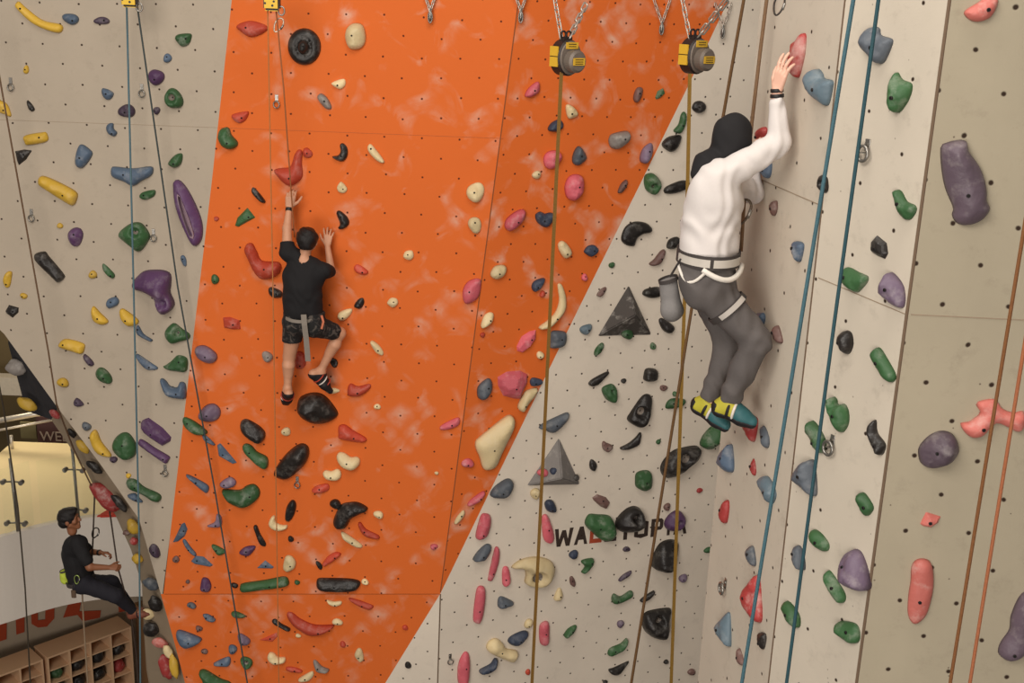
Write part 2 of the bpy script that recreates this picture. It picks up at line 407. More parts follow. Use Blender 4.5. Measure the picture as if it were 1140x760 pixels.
def build_hold(h, name='climbing_hold'):
    P = PLN[h['plane']] if h['plane'] else plane_for(*h['c'])
    h['P'] = P
    rnd = random.Random(int(h['c'][0]*13+h['c'][1]*7))
    pts = h['pts']; c = h['c']
    big = max(h['sz'])
    n = 20 if big < 12 else (30 if big < 30 else 46)
    lp = sharp_loop(pts, n) if h['style'] == 'f' else smooth_loop(pts, n)
    cen = P.hit(c[0], c[1], h['lift'])
    # height from the smaller size seen, then shrink the base by what the height covers in the picture
    uv = np.array([P.uv(P.hit(x, y, h['lift'])) for x, y in lp])
    A = abs(area2(uv)); ext = max(np.ptp(uv[:, 0]), np.ptp(uv[:, 1])); wid = min(A/ext*1.1, ext)
    H = {'o': 0.52, 'f': 0.48, 'k': 0.42, 'r': 0.48, 't': 0.5}[h['style']]*wid*h['H']
    H = min(H, 0.22)
    off = proj(cen+P.n*H)-proj(cen); oo = np.linalg.norm(off)
    if oo > 1e-6:
        d = off/oo; t = lp@d; e = np.ptp(t)
        if oo > 0.55*e: H *= 0.55*e/oo; oo = 0.55*e
        t2 = t.min()+(t-t.min())*(e-0.6*oo)/e
        lp = lp+np.outer(t2-t, d)
    c2 = (lp.min(0)+lp.max(0))/2
    cen = P.hit(c2[0], c2[1], h['lift']); cu = P.uv(cen)
    uv = np.array([P.uv(P.hit(x, y, h['lift'])) for x, y in lp])-np.array(cu)
    if area2(uv) < 0: uv = uv[::-1]
    ns = len(uv)
    tang = np.roll(uv, -1, 0)-np.roll(uv, 1, 0); nin = np.stack([-tang[:, 1], tang[:, 0]], 1); nin /= np.maximum(np.linalg.norm(nin, axis=1, keepdims=True), 1e-9)
    lo, hi = uv.min(0), uv.max(0)
    g = np.stack(np.meshgrid(np.linspace(lo[0], hi[0], 26), np.linspace(lo[1], hi[1], 26)), -1).reshape(-1, 2)
    g = g[inside(g, uv)]
    dg = dist_to_loop(g, uv) if len(g) else np.array([0.01])
    R = dg.max()
    inner = [uv]
    ptsI = []
    for f in ((0.07, 0.22, 0.45) if big >= 12 else (0.12, 0.42)):
        q = uv+nin*R*f; ok = inside(q, uv); q = q[ok]
        if len(q): q = q[dist_to_loop(q, uv) > R*f*0.86]
        ptsI.append(q)
    kk = 9 if big < 12 else (14 if big < 30 else 22)
    g2 = np.stack(np.meshgrid(np.linspace(lo[0], hi[0], kk), np.linspace(lo[1], hi[1], kk)), -1).reshape(-1, 2)
    g2 = g2[inside(g2, uv)]
    if h['ref'] == 'the slotted purple oval':
        kk = 44; g2 = np.stack(np.meshgrid(np.linspace(lo[0], hi[0], kk), np.linspace(lo[1], hi[1], kk)), -1).reshape(-1, 2); g2 = g2[inside(g2, uv)]
    if len(g2): g2 = g2[dist_to_loop(g2, uv) > R*0.58]
    ptsI.append(g2)
    allI = np.vstack(ptsI)
    allp = np.vstack([uv, allI])
    res = delaunay_2d_cdt([Vector(p) for p in allp.tolist()], [(i, (i+1) % ns) for i in range(ns)], [], 1, 1e-7)
    vs = np.array([(v.x, v.y) for v in res[0]]); fs = [list(f) for f in res[2]]
    d = dist_to_loop(vs, uv)
    x = np.clip(d/R, 0, 1)
    seed = Vector((rnd.uniform(-50, 50), rnd.uniform(-50, 50), rnd.uniform(-50, 50)))
    span = max(hi-lo)
    st = h['style']
    def dome(pts2, x):
        if st == 'f':
            z = np.minimum(x/0.5, 1.0)*H*0.8
            k = rnd.uniform(0, 6.28)
            lim = np.full(len(z), H*1.1)
            for j in range(3):
                a = k+j*2.1; dirv = np.array([math.cos(a), math.sin(a)])
                lim = np.minimum(lim, H*(0.8-0.5*(pts2@dirv)/(span*0.5)))
            z = np.minimum(z, np.maximum(lim, 0.12*H*(x > 0)))
        elif st == 'k':         # turned disc with a boss
            z = np.where(x < 0.55, H*0.55*np.sqrt(np.clip(1-(1-x/0.55)**2, 0, 1)), 0)
            z = np.where(x >= 0.55, H*0.55*(1-0.5*np.clip((x-0.55)/0.08, 0, 1)), z)
            z = np.where(x > 0.68, H*(0.28+0.8*np.sqrt(np.clip(1-(1-(x-0.68)/0.32)**2, 0, 1))), z)
        else:
            z = H*np.sqrt(np.clip(1-(1-x)**2, 0, 1))
            tl = np.array([rnd2[0], rnd2[1]]); z *= 1+0.55*np.clip((pts2@tl)/(span*0.5), -0.7, 0.7)
        if st not in ('k', 'f'):
            amp = 0.22*H
            for i, p in enumerate(pts2):
                if x[i] > 0.01:
                    s = 2.6/max(span, 0.01)
                    z[i] += amp*noise.noise(Vector((p[0]*s, p[1]*s, 0))+seed)*min(1, x[i]*3) + 0.09*H*noise.noise(Vector((p[0]*s*3, p[1]*s*3, 2))+seed)*min(1, x[i]*3)
        if h['pocket']:
            pp = P.uv(P.hit(h['pocket'][0], h['pocket'][1], h['lift']+0.5*H)); pp = np.array(pp)-np.array(cu)
            pr = h['pocket'][2]/F*(cen-EYE).length
            r = np.linalg.norm(pts2-pp, axis=1)/pr
            z = np.where(r < 1.25, np.minimum(z, H*np.clip(0.25+0.75*(r/1.25)**3, 0, 1.2)), z)
        if h['ref'] == 'the slotted purple oval':
            su = np.array([P.uv(P.hit(x_, y_, H*0.9)) for x_, y_ in SLOT])-np.array(cu)
            z = np.where(inside(pts2, su*1.0), np.minimum(z, 0.22*H), z)
        return np.maximum(z, 0.0)
    rnd2 = (rnd.uniform(-0.6, 0.6), rnd.uniform(-0.9, 0.5))
    z = dome(vs, x); z[d < R*0.01] = -0.004
    verts = [(vs[i, 0], vs[i, 1], z[i]) for i in range(len(vs))]
    bm = bmesh.new(); bv = [bm.verts.new(v) for v in verts]
    for f in fs:
        try: bm.faces.new([bv[i] for i in f])
        except ValueError: pass
    be = [e for e in bm.edges if len(e.link_faces) == 1]
    try: bmesh.ops.edgeloop_fill(bm, edges=be)
    except Exception: pass
    me = bm_mesh(name, bm, smooth=(st != 'f'))
    if st == 'f': pass
    mw = P.mat(cen)
    o = link(name, me, MATS[h['col']], None, mw)
    # bolt seen as a dark socket
    if big >= 8:
        if st == 'k': bx = np.zeros(2)
        elif h['pocket']:
            bx = np.array(P.uv(P.hit(h['pocket'][0], h['pocket'][1], h['lift']+0.5*H)))-np.array(cu)
        else:
            cand = [i for i in range(len(vs)) if x[i] > 0.72] or [int(np.argmax(x))]
            bx = vs[rnd.choice(cand)]
        rr = 0.0095 if big >= 14 else 0.0075
        rr = min(rr, R*0.35)
        i = int(np.argmin(np.linalg.norm(vs-bx, axis=1))); bz = z[i]; bx = vs[i]
        bmb = bmesh.new()
        add_tube(bmb, [(0, 0, -0.012), (0, 0, 0.003), (0, 0, 0.0045), (0, 0, 0.0045), (0, 0, 0.001)], [rr, rr, rr*0.85, rr*0.55, rr*0.5], 10)
        link('bolt', bm_mesh('bolt', bmb), M_BOLT, o, mw @ Matrix.Translation((bx[0], bx[1], bz)))
    if h['pocket'] and big >= 12:         # chalk rubbed into the pocket
        pr = h['pocket'][2]/F*(cen-EYE).length*0.72
        pc = np.array(P.uv(P.hit(h['pocket'][0], h['pocket'][1], h['lift']+0.5*H)))-np.array(cu)
        bmp = bmesh.new(); NR = 5; NA = 18; grid = [[None]*NA for _ in range(NR+1)]
        c0_ = bmp.verts.new((pc[0], pc[1], 0))
        for i in range(1, NR+1):
            for k in range(NA):
                a = 2*math.pi*k/NA; grid[i][k] = bmp.verts.new((pc[0]+pr*i/NR*math.cos(a), pc[1]+pr*i/NR*math.sin(a), 0))
        for k in range(NA):
            bmp.faces.new((c0_, grid[1][k], grid[1][(k+1) % NA]))
            for i in range(1, NR): bmp.faces.new((grid[i][k], grid[i+1][k], grid[i+1][(k+1) % NA], grid[i][(k+1) % NA]))
        q2 = np.array([(v.co.x, v.co.y) for v in bmp.verts])
        ok = inside(q2, uv)
        dd = np.where(ok, dist_to_loop(q2, uv), 0); zz = dome(q2, np.clip(dd/R, 0, 1))
        for v, z_, g_ in zip(list(bmp.verts), zz, ok): v.co.z = z_+0.0035 if g_ else -0.02
        lin = link('pocket', bm_mesh('pocket', bmp, True), POCKET_M, o, mw); lin['label'] = 'chalky pocket'
    h['obj'] = o; h['H_m'] = H
    return o
HOLDS = '''
#0 0
Y p 62,15 75,5 110,35 180,85 262,105 258,138 205,130 130,95 65,35 ;L long curved yellow hold in the top left corner of the wall ;R the long curved yellow hold
B e 298 80 75 48 -20
P e 430 88 70 34 -5
Y e 110 295 28 38
Y p -15,420 0,425 30,440 48,480 45,495 20,485 -10,470 
K D 132 445 54 30 -50
Y p 100,575 185,558 200,565 200,598 115,615 102,605
K p 58,640 100,632 138,635 110,675 75,702 66,680 !f
B p 335,612 385,635 390,660 345,712 312,690
B D 457 388 64 48 -25
P e 535 470 75 60 10
B p 447,535 460,522 480,522 482,545 497,560 485,577 460,570 448,555
B p 465,715 480,706 560,712 640,703 650,725 638,745 600,765 560,788 520,770 470,750 ;L wide blue boat-shaped ledge hold crossed by a blue rope ;R the wide blue ledge hold
B e 708 246 42 38
V e 659 327 75 68 40
G e 733 418 98 76 -60 o725,412,18
P e 662 468 32 36
G p 708,690 740,655 772,650 768,690 745,710 720,705
#0 190
Y p 155,45 162,28 185,25 250,50 325,90 325,125 308,148 270,132 200,90 160,65 ;L large yellow bar hold sloping down to the right ;R the large yellow bar
Y e 253 233 28 26
V e 318 280 72 80
G p 587,105 605,90 650,80 660,90 650,110 615,124 592,118
G p 493,275 505,255 555,222 600,222 632,262 632,290 600,335 575,345 545,325 500,290 o572,258,16 ;L big green lumpy hold with a chalky pocket beside the blue rope ;R the big green pocketed hold
K p 138,365 150,350 190,342 205,360 270,435 272,455 245,474 225,460 150,392 h0.8 ;L dark grey brick-shaped hold slanting on the left white wall ;R the slanting dark brick hold
G p 430,400 440,394 470,420 487,440 480,455 458,448 435,425
Y e 392 440 38 38
Y p 10,470 18,440 35,425 52,428 50,450 40,490 22,495
Y e 100 530 36 26
K p 18,595 35,568 80,578 78,600 50,625 20,605 !f
V p 545,490 560,465 600,430 650,420 700,422 725,440 722,490 718,515 735,570 692,612 655,580 645,545 600,520 555,510 o690,560,14 h1.1 ;L biggest purple hold with a chalked neck on the left white wall ;R the big chalked purple hold
B p 445,570 455,545 490,533 505,550 495,570 460,585
Y p 382,600 395,572 425,600 460,635 440,652 410,650 388,635
Y p 502,600 510,585 530,588 585,628 580,650 540,660 510,635
B p 575,660 588,655 608,690 648,715 635,722 595,705 575,690
Y p 243,740 260,718 290,713 355,730 358,755 345,775 300,765 255,752
#0 380
P D 378 75 58 40 -45
G e 437 147 85 60 -50
Y e 265 175 52 45
P D 337 253 48 40 -40
S e 365 360 42 40
Y p 378,400 395,375 412,378 430,425 470,480 455,492 410,480 388,450
G p 468,445 485,410 520,385 550,390 575,430 578,460 560,495 520,505 480,480 ;L smooth round green dome hold near the left edge of the wall ;R the round green dome hold
P e 480 500 35 30
V p 590,350 600,335 628,322 690,365 725,405 720,425 680,450 625,415 600,395 588,375 !f ;L angular purple block hold just right of the blue rope ;R the angular purple block
V p 583,425 600,415 660,452 718,485 715,500 697,518 640,480 588,445
G p 530,600 545,582 575,585 610,615 670,640 684,660 670,680 640,675 600,650 545,630 ;L long green sausage-shaped hold on the lower left white wall ;R the green sausage hold
B p 535,655 570,640 590,660 605,680 570,680
Y e 543 568 24 24
B p 573,60 585,55 640,90 670,110 660,120 620,122 590,95
#0 560
P e 653 203 66 46 -55
#190 0
G p 15,160 30,145 85,142 88,165 75,190 45,198 25,180
R p 275,110 300,95 345,88 405,108 405,132 340,158 285,128
K e 563 198 148 158 0 !k ;L round black disc hold with a central boss on the orange wall ;R the black boss disc
R p 258,485 325,470 330,485 315,510 290,522 265,510
G p 195,580 205,550 235,537 250,545 258,570 285,600 280,620 250,633 215,622 200,600 ;L green kidney hold at the upper left of the orange wall ;R the green kidney hold
C p 678,352 715,335 738,335 740,360 720,378 695,370
W p 618,410 635,395 660,410 680,445 678,462 655,460 630,435
K p 680,663 705,658 718,640 715,612 730,605 748,625 748,660 730,682 705,680
R p 433,722 465,712 500,708 515,680 522,655 540,632 558,640 555,690 558,740 545,765 510,788 480,780 450,750 ;L red bird-shaped hold gripped by the climber in black ;R the red bird-shaped hold
R e 578 648 45 45
#190 190
V p 8,65 15,42 40,40 75,80 115,160 135,230 130,290 105,322 80,310 45,240 15,150 h0.9 ;L long purple oval hold with a slot through it ;R the slotted purple oval
R e 193 203 26 20
G p 268,235 280,200 325,155 360,198 320,220 285,240 !f
K p 340,80 355,72 400,125 395,137 375,130 345,100
B e 55 380 26 48 15
G e 187 460 40 42
R p 308,340 320,312 345,308 365,345 385,382 455,385 470,410 455,440 420,460 375,462 345,430 325,385 ;L red elbow-shaped hold left of the climber in black ;R the red elbow hold
K p 412,500 430,492 470,510 470,535 435,540 415,525
R p 218,622 250,618 292,632 296,672 260,675 222,668 !f
C p 702,70 722,45 748,75 735,95 710,92
K p 700,180 715,168 748,195 755,225 730,248 705,245 715,225
G p 0,650 20,645 50,668 82,690 78,712 40,725 0,735 -25,710 -27,680 o32,685,14
#190 380
L p 98,40 115,20 150,18 190,45 198,70 180,92 150,95 110,75 ;L upper of two lilac pebble holds at the orange wall's left edge ;R the upper lilac pebble
G p -48,100 -35,108 0,85 30,58 70,70 72,110 60,130 20,128 -20,122
B p -48,170 -38,158 -20,170 -5,190 25,195 38,172 58,172 66,190 65,235 55,245 0,240 -30,220
L p 112,320 120,300 150,270 185,262 210,285 208,318 185,340 150,345 120,335 ;L lower of two lilac pebble holds at the orange wall's left edge ;R the lower lilac pebble
G p 47,335 60,320 100,335 150,372 155,390 120,398 85,390 55,365
B p 133,395 155,400 190,438 165,435 140,420
B p 195,440 210,428 240,465 280,515 260,522 200,488 !f
W e 408 65 50 48
K p 290,360 300,335 325,328 375,355 400,385 395,415 375,435 340,425 300,395 ;L shiny black clam-shaped hold above a green bean on the orange wall ;R the small black clam
G p 302,445 320,430 345,440 365,465 405,485 413,510 405,540 380,540 345,510 310,475
K p 530,280 545,240 590,218 635,218 670,245 705,300 700,325 665,350 610,360 560,340 535,310 h1.1 ;L large black clam-shaped hold under the climber's feet ;R the large black clam
K p 430,570 445,535 490,475 545,432 580,440 585,480 560,530 500,585 465,592 435,580 ;L large slanting black bean hold low on the orange wall ;R the slanting black bean
C e 488 382 45 38
B p 65,570 80,565 150,600 163,620 150,645 120,625
L p 205,605 225,585 255,572 278,590 270,612 235,625 210,618
G p 213,640 225,630 290,630 320,610 355,602 378,630 370,665 330,700 290,708 240,685 ;L fat green banana-shaped hold low on the orange wall ;R the green banana hold
C p 642,560 655,545 680,548 705,537 722,550 718,580 690,592 655,585
R p 595,635 615,612 660,600 672,612 665,632 625,645
K p 482,755 490,700 515,668 532,688 522,735 500,765
R p 525,50 560,45 572,90 560,115 540,118 525,110
K e 690 90 36 44 20 o690,90,10
C p 655,207 690,195 718,208 690,222 665,220
#190 560
B p 5,170 20,140 45,88 60,80 72,110 60,140 30,165 !f
L p 150,100 185,80 195,45 215,55 215,95 190,105
B p 50,160 62,152 85,185 108,215 100,225 70,200
B p 82,250 105,222 140,225 180,262 165,272 100,262 !f
G p 172,180 190,175 232,200 220,218 195,220
O e 22 238 32 32
V p 125,345 135,315 160,318 172,350 160,378 125,372
V p 288,210 315,185 355,178 358,192 330,225 300,222
K p 350,98 365,92 380,130 402,170 398,186 375,175 358,130
B p 362,278 400,240 438,270 430,278 !f
C p 412,90 425,58 442,50 445,80 470,92 495,92 490,108 455,122 425,112
K e 508 152 28 28
C p 473,270 485,225 510,220 530,245 525,275 495,295 478,288
R p 640,262 665,225 700,205 722,215 690,245 650,270
K e 628 263 45 22 -55
K e 270 348 32 26
G p 290,358 305,342 400,325 480,308 500,325 492,350 400,368 310,382 292,375 ;L long green bar hold lying just above the lowest orange seam ;R the long green bar
G e 535 335 24 24
O e 72 332 20 20
S e 88 433 42 30
B p 135,472 160,468 190,490 180,503 150,498
B p 20,560 30,537 60,540 125,565 132,580 90,612 55,618 30,595 ;L biggest blue hold, flat pebble at the orange wall's lower left ;R the flat blue pebble
O e 120 530 30 28
O e 143 627 34 24
G p 255,465 275,455 318,475 300,488 265,485
K p 428,495 445,488 470,510 505,530 498,543 460,528 432,510
C p 660,408 690,415 722,412 722,428 695,440 670,430
R p 490,475 500,458 520,465 550,490 610,515 690,512 685,525 640,555 590,565 545,545 510,515 ;L big red banana hold on the lowest orange panel ;R the red banana hold
C e 705 503 45 35
R p 372,582 450,545 452,565 430,588 !f
L p 282,560 300,550 335,575 330,598 295,600
B e 262 618 42 42
B p 178,682 240,648 255,660 245,690 205,692
G e 320 675 55 55 0 o320,675,12
G p 118,720 130,702 155,705 210,740 250,755 250,775 150,775 128,745
C p 408,650 420,628 440,632 455,650 485,650 482,675 440,688 415,675
C e 540 560 26 20
R e 520 705 80 24 -8
C p 538,748 560,730 600,708 605,730 580,755 545,758
W p 602,670 615,662 640,690 672,705 650,720 615,712
R e 728 597 28 28
#380 0
C p 12,160 20,120 50,98 90,105 105,150 98,190 70,210 30,205 ;L rounded cream hold to the right of the black disc ;R the rounded cream hold
C p 110,620 125,608 150,635 182,680 175,692 145,678 115,645
#380 190
C p -18,620 -10,600 20,585 45,583 45,600 25,625 0,638
C e 568 92 75 92 0 ;L upper of two cream egg-shaped holds on the orange wall ;R the upper cream egg
C e 565 230 60 72 0 ;L lower of two cream egg-shaped holds on the orange wall ;R the lower cream egg
C p 260,362 272,340 300,337 307,362 292,380 270,375
R p 52,410 70,395 110,420 112,435 90,442 60,430
K p 52,575 70,545 92,537 97,560 80,585
C p 192,558 210,537 235,540 240,562 220,580 200,572
M p 515,500 540,465 585,455 592,490 575,545 530,568 513,545 ;L pink ridged hold crossing the fold between the orange walls ;R the pink ridged hold
C p 630,430 650,402 690,400 703,420 690,450 660,462 635,450
C p 590,650 605,610 630,598 648,610 640,645 600,668
R e 598 695 22 26
M p 690,225 700,200 740,172 775,165 785,190 765,230 720,258 695,245
#380 380
R p -15,400 -12,360 15,350 50,375 105,410 95,430 50,428 5,420 -15,412
C p -22,490 -10,468 15,470 40,488 65,485 80,498 75,525 45,548 10,540 -12,520
K p -38,770 -20,720 0,690 30,680 70,678 110,700 108,715 70,735 40,755 20,790 0,800 -25,798 ;L forked black hold low in the middle of the orange wall ;R the forked black hold
K e -25 690 50 48
C p 122,8 132,-5 160,15 178,45 172,62 145,48
R p 25,200 40,178 70,190 120,178 122,200 80,232 30,232
C e 152 276 30 28
M p 415,365 440,345 495,320 500,350 470,370 425,378
S p 575,220 580,185 620,155 640,175 638,220 610,250 585,245
M p 660,150 700,128 760,126 795,145 798,180 768,255 740,252 690,235 665,190 !f ;L large faceted pink hold on the right orange panel ;R the large faceted pink hold
C p 565,425 580,405 690,318 720,312 735,335 728,380 690,470 665,535 635,552 605,545 585,490 568,455 h0.7 ;L largest cream hold, a smooth shield at the orange border ;R the large cream shield
M e 535 515 52 42
M p 533,690 550,665 600,632 608,650 585,680 545,698
S p 630,640 650,610 700,580 728,595 728,630 700,665 650,665 632,655
C e 157 733 45 38
C e 403 557 18 18
#380 560
C p 0,130 8,118 85,175 80,192 50,185 10,155
K p -108,345 -100,322 -60,318 40,318 80,330 75,355 45,375 -60,378 -100,368 ;L long black loaf hold just above the lowest orange seam ;R the long black loaf
C p 478,85 490,55 515,28 523,45 505,75 485,90
M p 572,150 575,110 590,50 610,42 632,55 635,100 620,145 590,158 ;L topmost upright pink finger hold on the white wall ;R the topmost pink finger
R p 70,90 82,78 105,110 158,138 155,155 110,148 85,130
C e 100 333 34 28
M e 392 185 32 30
R p 30,405 45,400 130,430 132,445 110,452 60,430
R e 270 527 26 26
C p 55,640 70,612 88,618 95,660 80,675 62,660
K e 282 685 30 30
S p 557,240 575,205 610,172 635,180 632,215 605,245 565,245
M p 622,325 635,250 650,185 668,195 668,250 645,325 630,332
M p 680,285 690,265 708,275 718,330 705,352 685,348
M p 560,490 565,410 575,355 600,350 610,380 605,470 590,512 568,510 ;L longest upright pink finger hold near the white wall's lower left ;R the longest pink finger
S p 662,405 675,392 705,405 733,425 715,440 668,445
C p 613,605 625,580 655,570 685,595 700,618 745,630 752,655 730,680 690,665 640,640 620,625 ;L cream bone-shaped hold at the bottom of the white wall ;R the cream bone hold
N p 583,712 590,700 630,680 645,655 660,658 660,695 635,722 595,725
M p 493,700 505,650 525,625 542,645 545,710 535,770 500,770
#570 0
M p 53,400 70,372 110,345 122,365 115,395 80,412 58,410
C p 225,455 235,440 265,455 285,485 265,500 238,500
N p 150,545 165,520 200,505 220,520 218,545 190,558 160,555
M e 173 675 85 80 ;L round pink ball hold behind the middle yellow strap ;R the round pink ball
S p 255,660 270,625 290,620 320,660 318,680 285,702 258,690
W p 410,580 425,565 490,555 503,575 495,605 455,632 420,625 408,600 ;L grooved grey-brown hold high on the right orange panel ;R the grooved grey hold
L p 540,660 555,625 590,605 602,625 595,665 570,692 545,685
O p 513,405 525,375 545,368 558,380 550,415 530,435 515,425
G p 605,412 615,385 642,372 652,395 630,415 610,422 !f
G p 682,550 705,525 715,485 730,472 742,490 735,535 715,565 690,560
K p 632,610 660,580 715,572 722,590 705,630 680,645 655,635
C e 105 740 45 35
#570 190
M p 222,70 235,30 265,15 300,25 312,60 305,100 270,130 235,115 ;L big pink loaf hold below right of the round pink ball ;R the big pink loaf
O p 447,85 460,55 485,38 490,60 470,92 450,95
G p 557,40 565,15 600,12 632,45 635,75 615,105 585,95 565,75 o600,65,12 ;L chalky green hexagonal hold at the orange border ;R the chalky green hexagon
K p 640,85 655,65 720,42 755,50 750,75 700,95 655,98
N p 98,185 120,172 140,182 165,178 188,190 180,215 150,242 120,230 102,210 ;L dark blue heart-shaped hold crossed by the yellow strap ;R the dark blue heart
N p 303,340 320,318 350,315 370,335 362,352 335,365 312,352
C p 193,310 210,295 235,310 257,345 250,365 225,372 200,340
M e 308 452 30 34
K p 462,275 480,235 520,215 570,222 597,245 590,265 555,272 530,290 520,320 490,318 465,300 h0.7 ;L black boomerang-shaped hold on the white wall beside the orange ;R the black boomerang hold
K p 653,315 665,290 700,280 717,295 710,315 690,332 660,330
O p 578,392 600,375 630,340 650,335 648,360 630,395 595,403
G e 423 400 28 28
N p 82,490 95,465 138,455 140,475 120,505 95,513
O p 358,522 375,500 400,492 400,510 380,532 362,532
R e 130 522 30 28
C p 192,480 205,475 220,500 232,545 228,590 200,630 160,665 120,672 115,660 150,635 185,600 200,550 195,510 ;L long curved cream horn hold on the right orange panel ;R the curved cream horn
K p 550,518 565,500 620,492 640,510 628,535 590,540 560,530
T p 285,668 300,655 335,650 340,668 320,695 295,688
K p 620,635 635,622 680,650 690,670 670,690 640,675
G e 490 690 55 50 0 ^0.03
M p 20,745 40,700 75,680 105,675 108,715 85,750 50,775 25,765 !f
S p 160,690 175,675 225,682 235,700 232,735 215,750 165,752 160,720 h0.8
#570 380
G p 347,50 355,25 380,5 392,18 380,45 355,62
G e 597 20 28 32
C e 120 58 34 36
N p 75,165 90,152 130,165 125,185 85,190
C p 25,270 50,215 70,202 110,198 105,225 80,260 55,300 35,295
K p 322,175 345,155 408,128 410,142 375,180 350,192 330,188
G p 378,205 390,188 425,180 447,205 447,245 430,262 400,245 o425,212,8
K e 473 167 24 24
K p 557,145 565,115 600,115 622,130 620,165 590,173 560,165
O e 642 197 34 28
G p 650,265 665,245 690,240 735,248 735,262 715,280 655,285
G e 690 222 26 22
K p 487,325 500,300 540,240 565,222 590,230 597,260 585,330 560,360 535,365 500,345 o545,295,24 ;L black teardrop hold with a deep pocket on the white wall ;R the black pocketed teardrop
S p 112,365 130,345 200,315 240,303 245,325 230,350 180,390 130,372
O p 380,430 388,420 400,428 425,440 428,455 405,470 385,455
K p 455,448 490,432 520,410 545,383 548,405 540,440 500,458 465,458
G e 620 425 24 22
K p 327,515 335,497 355,510 362,530 350,550 332,540
N e 180 550 42 38 0 ^0.10
M e 132 557 50 36 0 ^0.07
K e 272 577 28 28 0 ^0.03
C e 100 645 45 50
N p 137,685 150,668 175,675 192,715 180,728 150,718
G p 522,590 525,555 560,545 590,555 600,590 595,625 565,638 530,620 ;L squarish green hold in the middle of the white wall ;R the squarish green hold
O p 338,660 360,645 400,660 420,685 405,715 375,700 345,672 !f
K p 628,540 640,500 680,462 720,452 785,448 808,465 802,500 770,530 725,562 690,578 650,578 o735,497,28 ;L wide black jug hold with a long pocket behind the yellow straps ;R the wide black jug
O e 657 700 35 32 30
#570 560
M p 125,65 138,45 155,60 180,130 180,165 160,175 135,150
G p 308,75 325,45 360,48 420,60 445,110 445,135 420,162 380,160 345,130 315,100 ;L big green hold covering part of the black lettering ;R the lettering's big green hold
K e 505 75 125 122 0 o522,62,16 ;L round black hold covering part of the black lettering ;R the lettering's round black hold
V p 645,75 665,45 700,30 730,50 738,80 715,118 670,120 648,100 o705,80,12 ;L purple hold with a chalky pocket at the end of the lettering ;R the pocketed purple hold
K p 593,260 600,215 625,168 670,155 708,170 712,210 695,270 650,292 605,280 o690,195,16 ;L round black pocket hold below the purple pocketed one ;R the middle black pocket hold
P e 485 195 32 26
N e 262 218 45 40
G p 292,250 298,238 345,235 345,270 315,300 295,295 310,270
C p -5,272 30,240 80,228 130,232 175,255 188,290 175,330 140,362 90,360 60,345 62,310 50,280 o110,318,32 ;L big cream crescent jug low on the white wall ;R the cream crescent jug
O p 243,315 255,308 270,335 265,355 248,345
C p 178,405 190,365 205,358 217,390 210,410 190,415
P p 450,322 470,300 505,285 500,305 470,325 455,332
G p 420,400 430,380 460,395 500,372 515,380 510,400 470,422 430,425
K p 540,410 555,395 600,370 603,385 580,410 550,420
K p 553,480 575,455 670,450 680,475 665,555 630,580 580,560 555,520 o622,495,20 ;L lowest black pocket hold between the two lower yellow straps ;R the lowest black pocket hold
L e 725 318 38 40
L e 460 512 30 40
G p 220,560 235,530 265,515 277,525 265,550 235,572
M p 115,525 130,500 155,505 160,580 148,605 122,595
C e 72 510 40 45
N p -18,585 -5,560 45,540 70,548 65,575 35,605 5,605
G p 405,630 415,610 460,595 485,570 492,590 475,620 430,648 408,645
K p 408,700 430,695 495,670 490,685 460,725 430,728 412,715
K e 653 672 26 22
R e 68 715 24 28
O e 760 715 36 30
K e 395 757 24 20
#760 0
K p 38,455 50,432 80,427 102,445 95,470 70,480 48,470
D p 455,180 475,170 505,140 522,145 524,180 515,240 478,330 445,280 448,225 ;L crimson wedge hold under the white-sleeved climber's raised hand ;R the crimson wedge
D p 308,595 315,555 345,535 360,550 352,580 320,600
T p 515,345 525,305 555,290 580,310 590,330 635,340 637,370 610,447 560,420 525,385 ;L grey-blue heart-shaped hold right of the raised hand ;R the grey-blue heart
B p 328,705 375,682 375,735 355,755 335,735
#760 190
O p 362,150 375,130 400,128 402,165 385,192 368,180
B p 458,300 510,305 512,340 490,387 465,350
K e 590 55 52 75 0 o590,55,14
B p 298,605 345,602 348,640 330,660 305,625
O p 383,670 400,655 425,715 415,732 395,720
K p 643,725 655,690 690,675 718,690 722,740 695,777 665,755
#760 380
G p 73,430 85,395 120,360 160,348 185,355 180,420 140,450 110,460 80,445 @B
D p 240,345 262,335 310,318 320,350 302,420 285,415 ;L red hold under the teal toe of the climbing shoe ;R the red hold underfoot
S p 325,365 340,358 365,400 368,435 355,452 332,420
B p 138,510 150,480 200,432 215,465 218,540 195,555 150,535 @S1
D p 283,530 298,493 312,540 305,568
T p 312,590 325,570 355,572 385,610 398,650 380,685 360,670 330,625
D e 72 630 28 22
D p 150,715 165,680 195,670 197,715 180,770 155,745
G p 605,260 620,235 640,248 645,268 685,265 705,300 700,350 665,387 635,370 615,320 ;L green light-bulb-shaped hold on the near wall ;R the green bulb hold
G p 515,380 535,335 575,365 608,420 605,455 590,475 560,455 520,400 ;L upright green slab hold with a steel ring to its right ;R the green slab hold
S p 453,575 470,540 510,508 555,500 565,540 567,640 545,655 500,625 460,595 ;L dark slate boulder hold behind the right teal rope ;R the dark slate boulder
#760 560
S p 262,210 275,185 298,183 312,245 305,268 275,245
D p 248,395 265,345 320,302 335,400 337,490 315,505 270,460 ;L chalky dull red half-moon hold behind the left teal rope ;R the chalky red half-moon
T p 137,520 150,495 195,458 205,500 205,600 190,600 150,555
K p 315,548 350,550 355,580 337,620 320,590
O p 225,640 235,612 255,650 262,680 245,685 228,665
S p 455,215 465,185 495,180 515,215 518,275 500,283 465,250
G p 530,135 545,112 580,125 618,165 620,195 600,205 570,195 545,170
G p 592,310 600,290 620,292 680,365 692,400 678,422 655,415 610,360
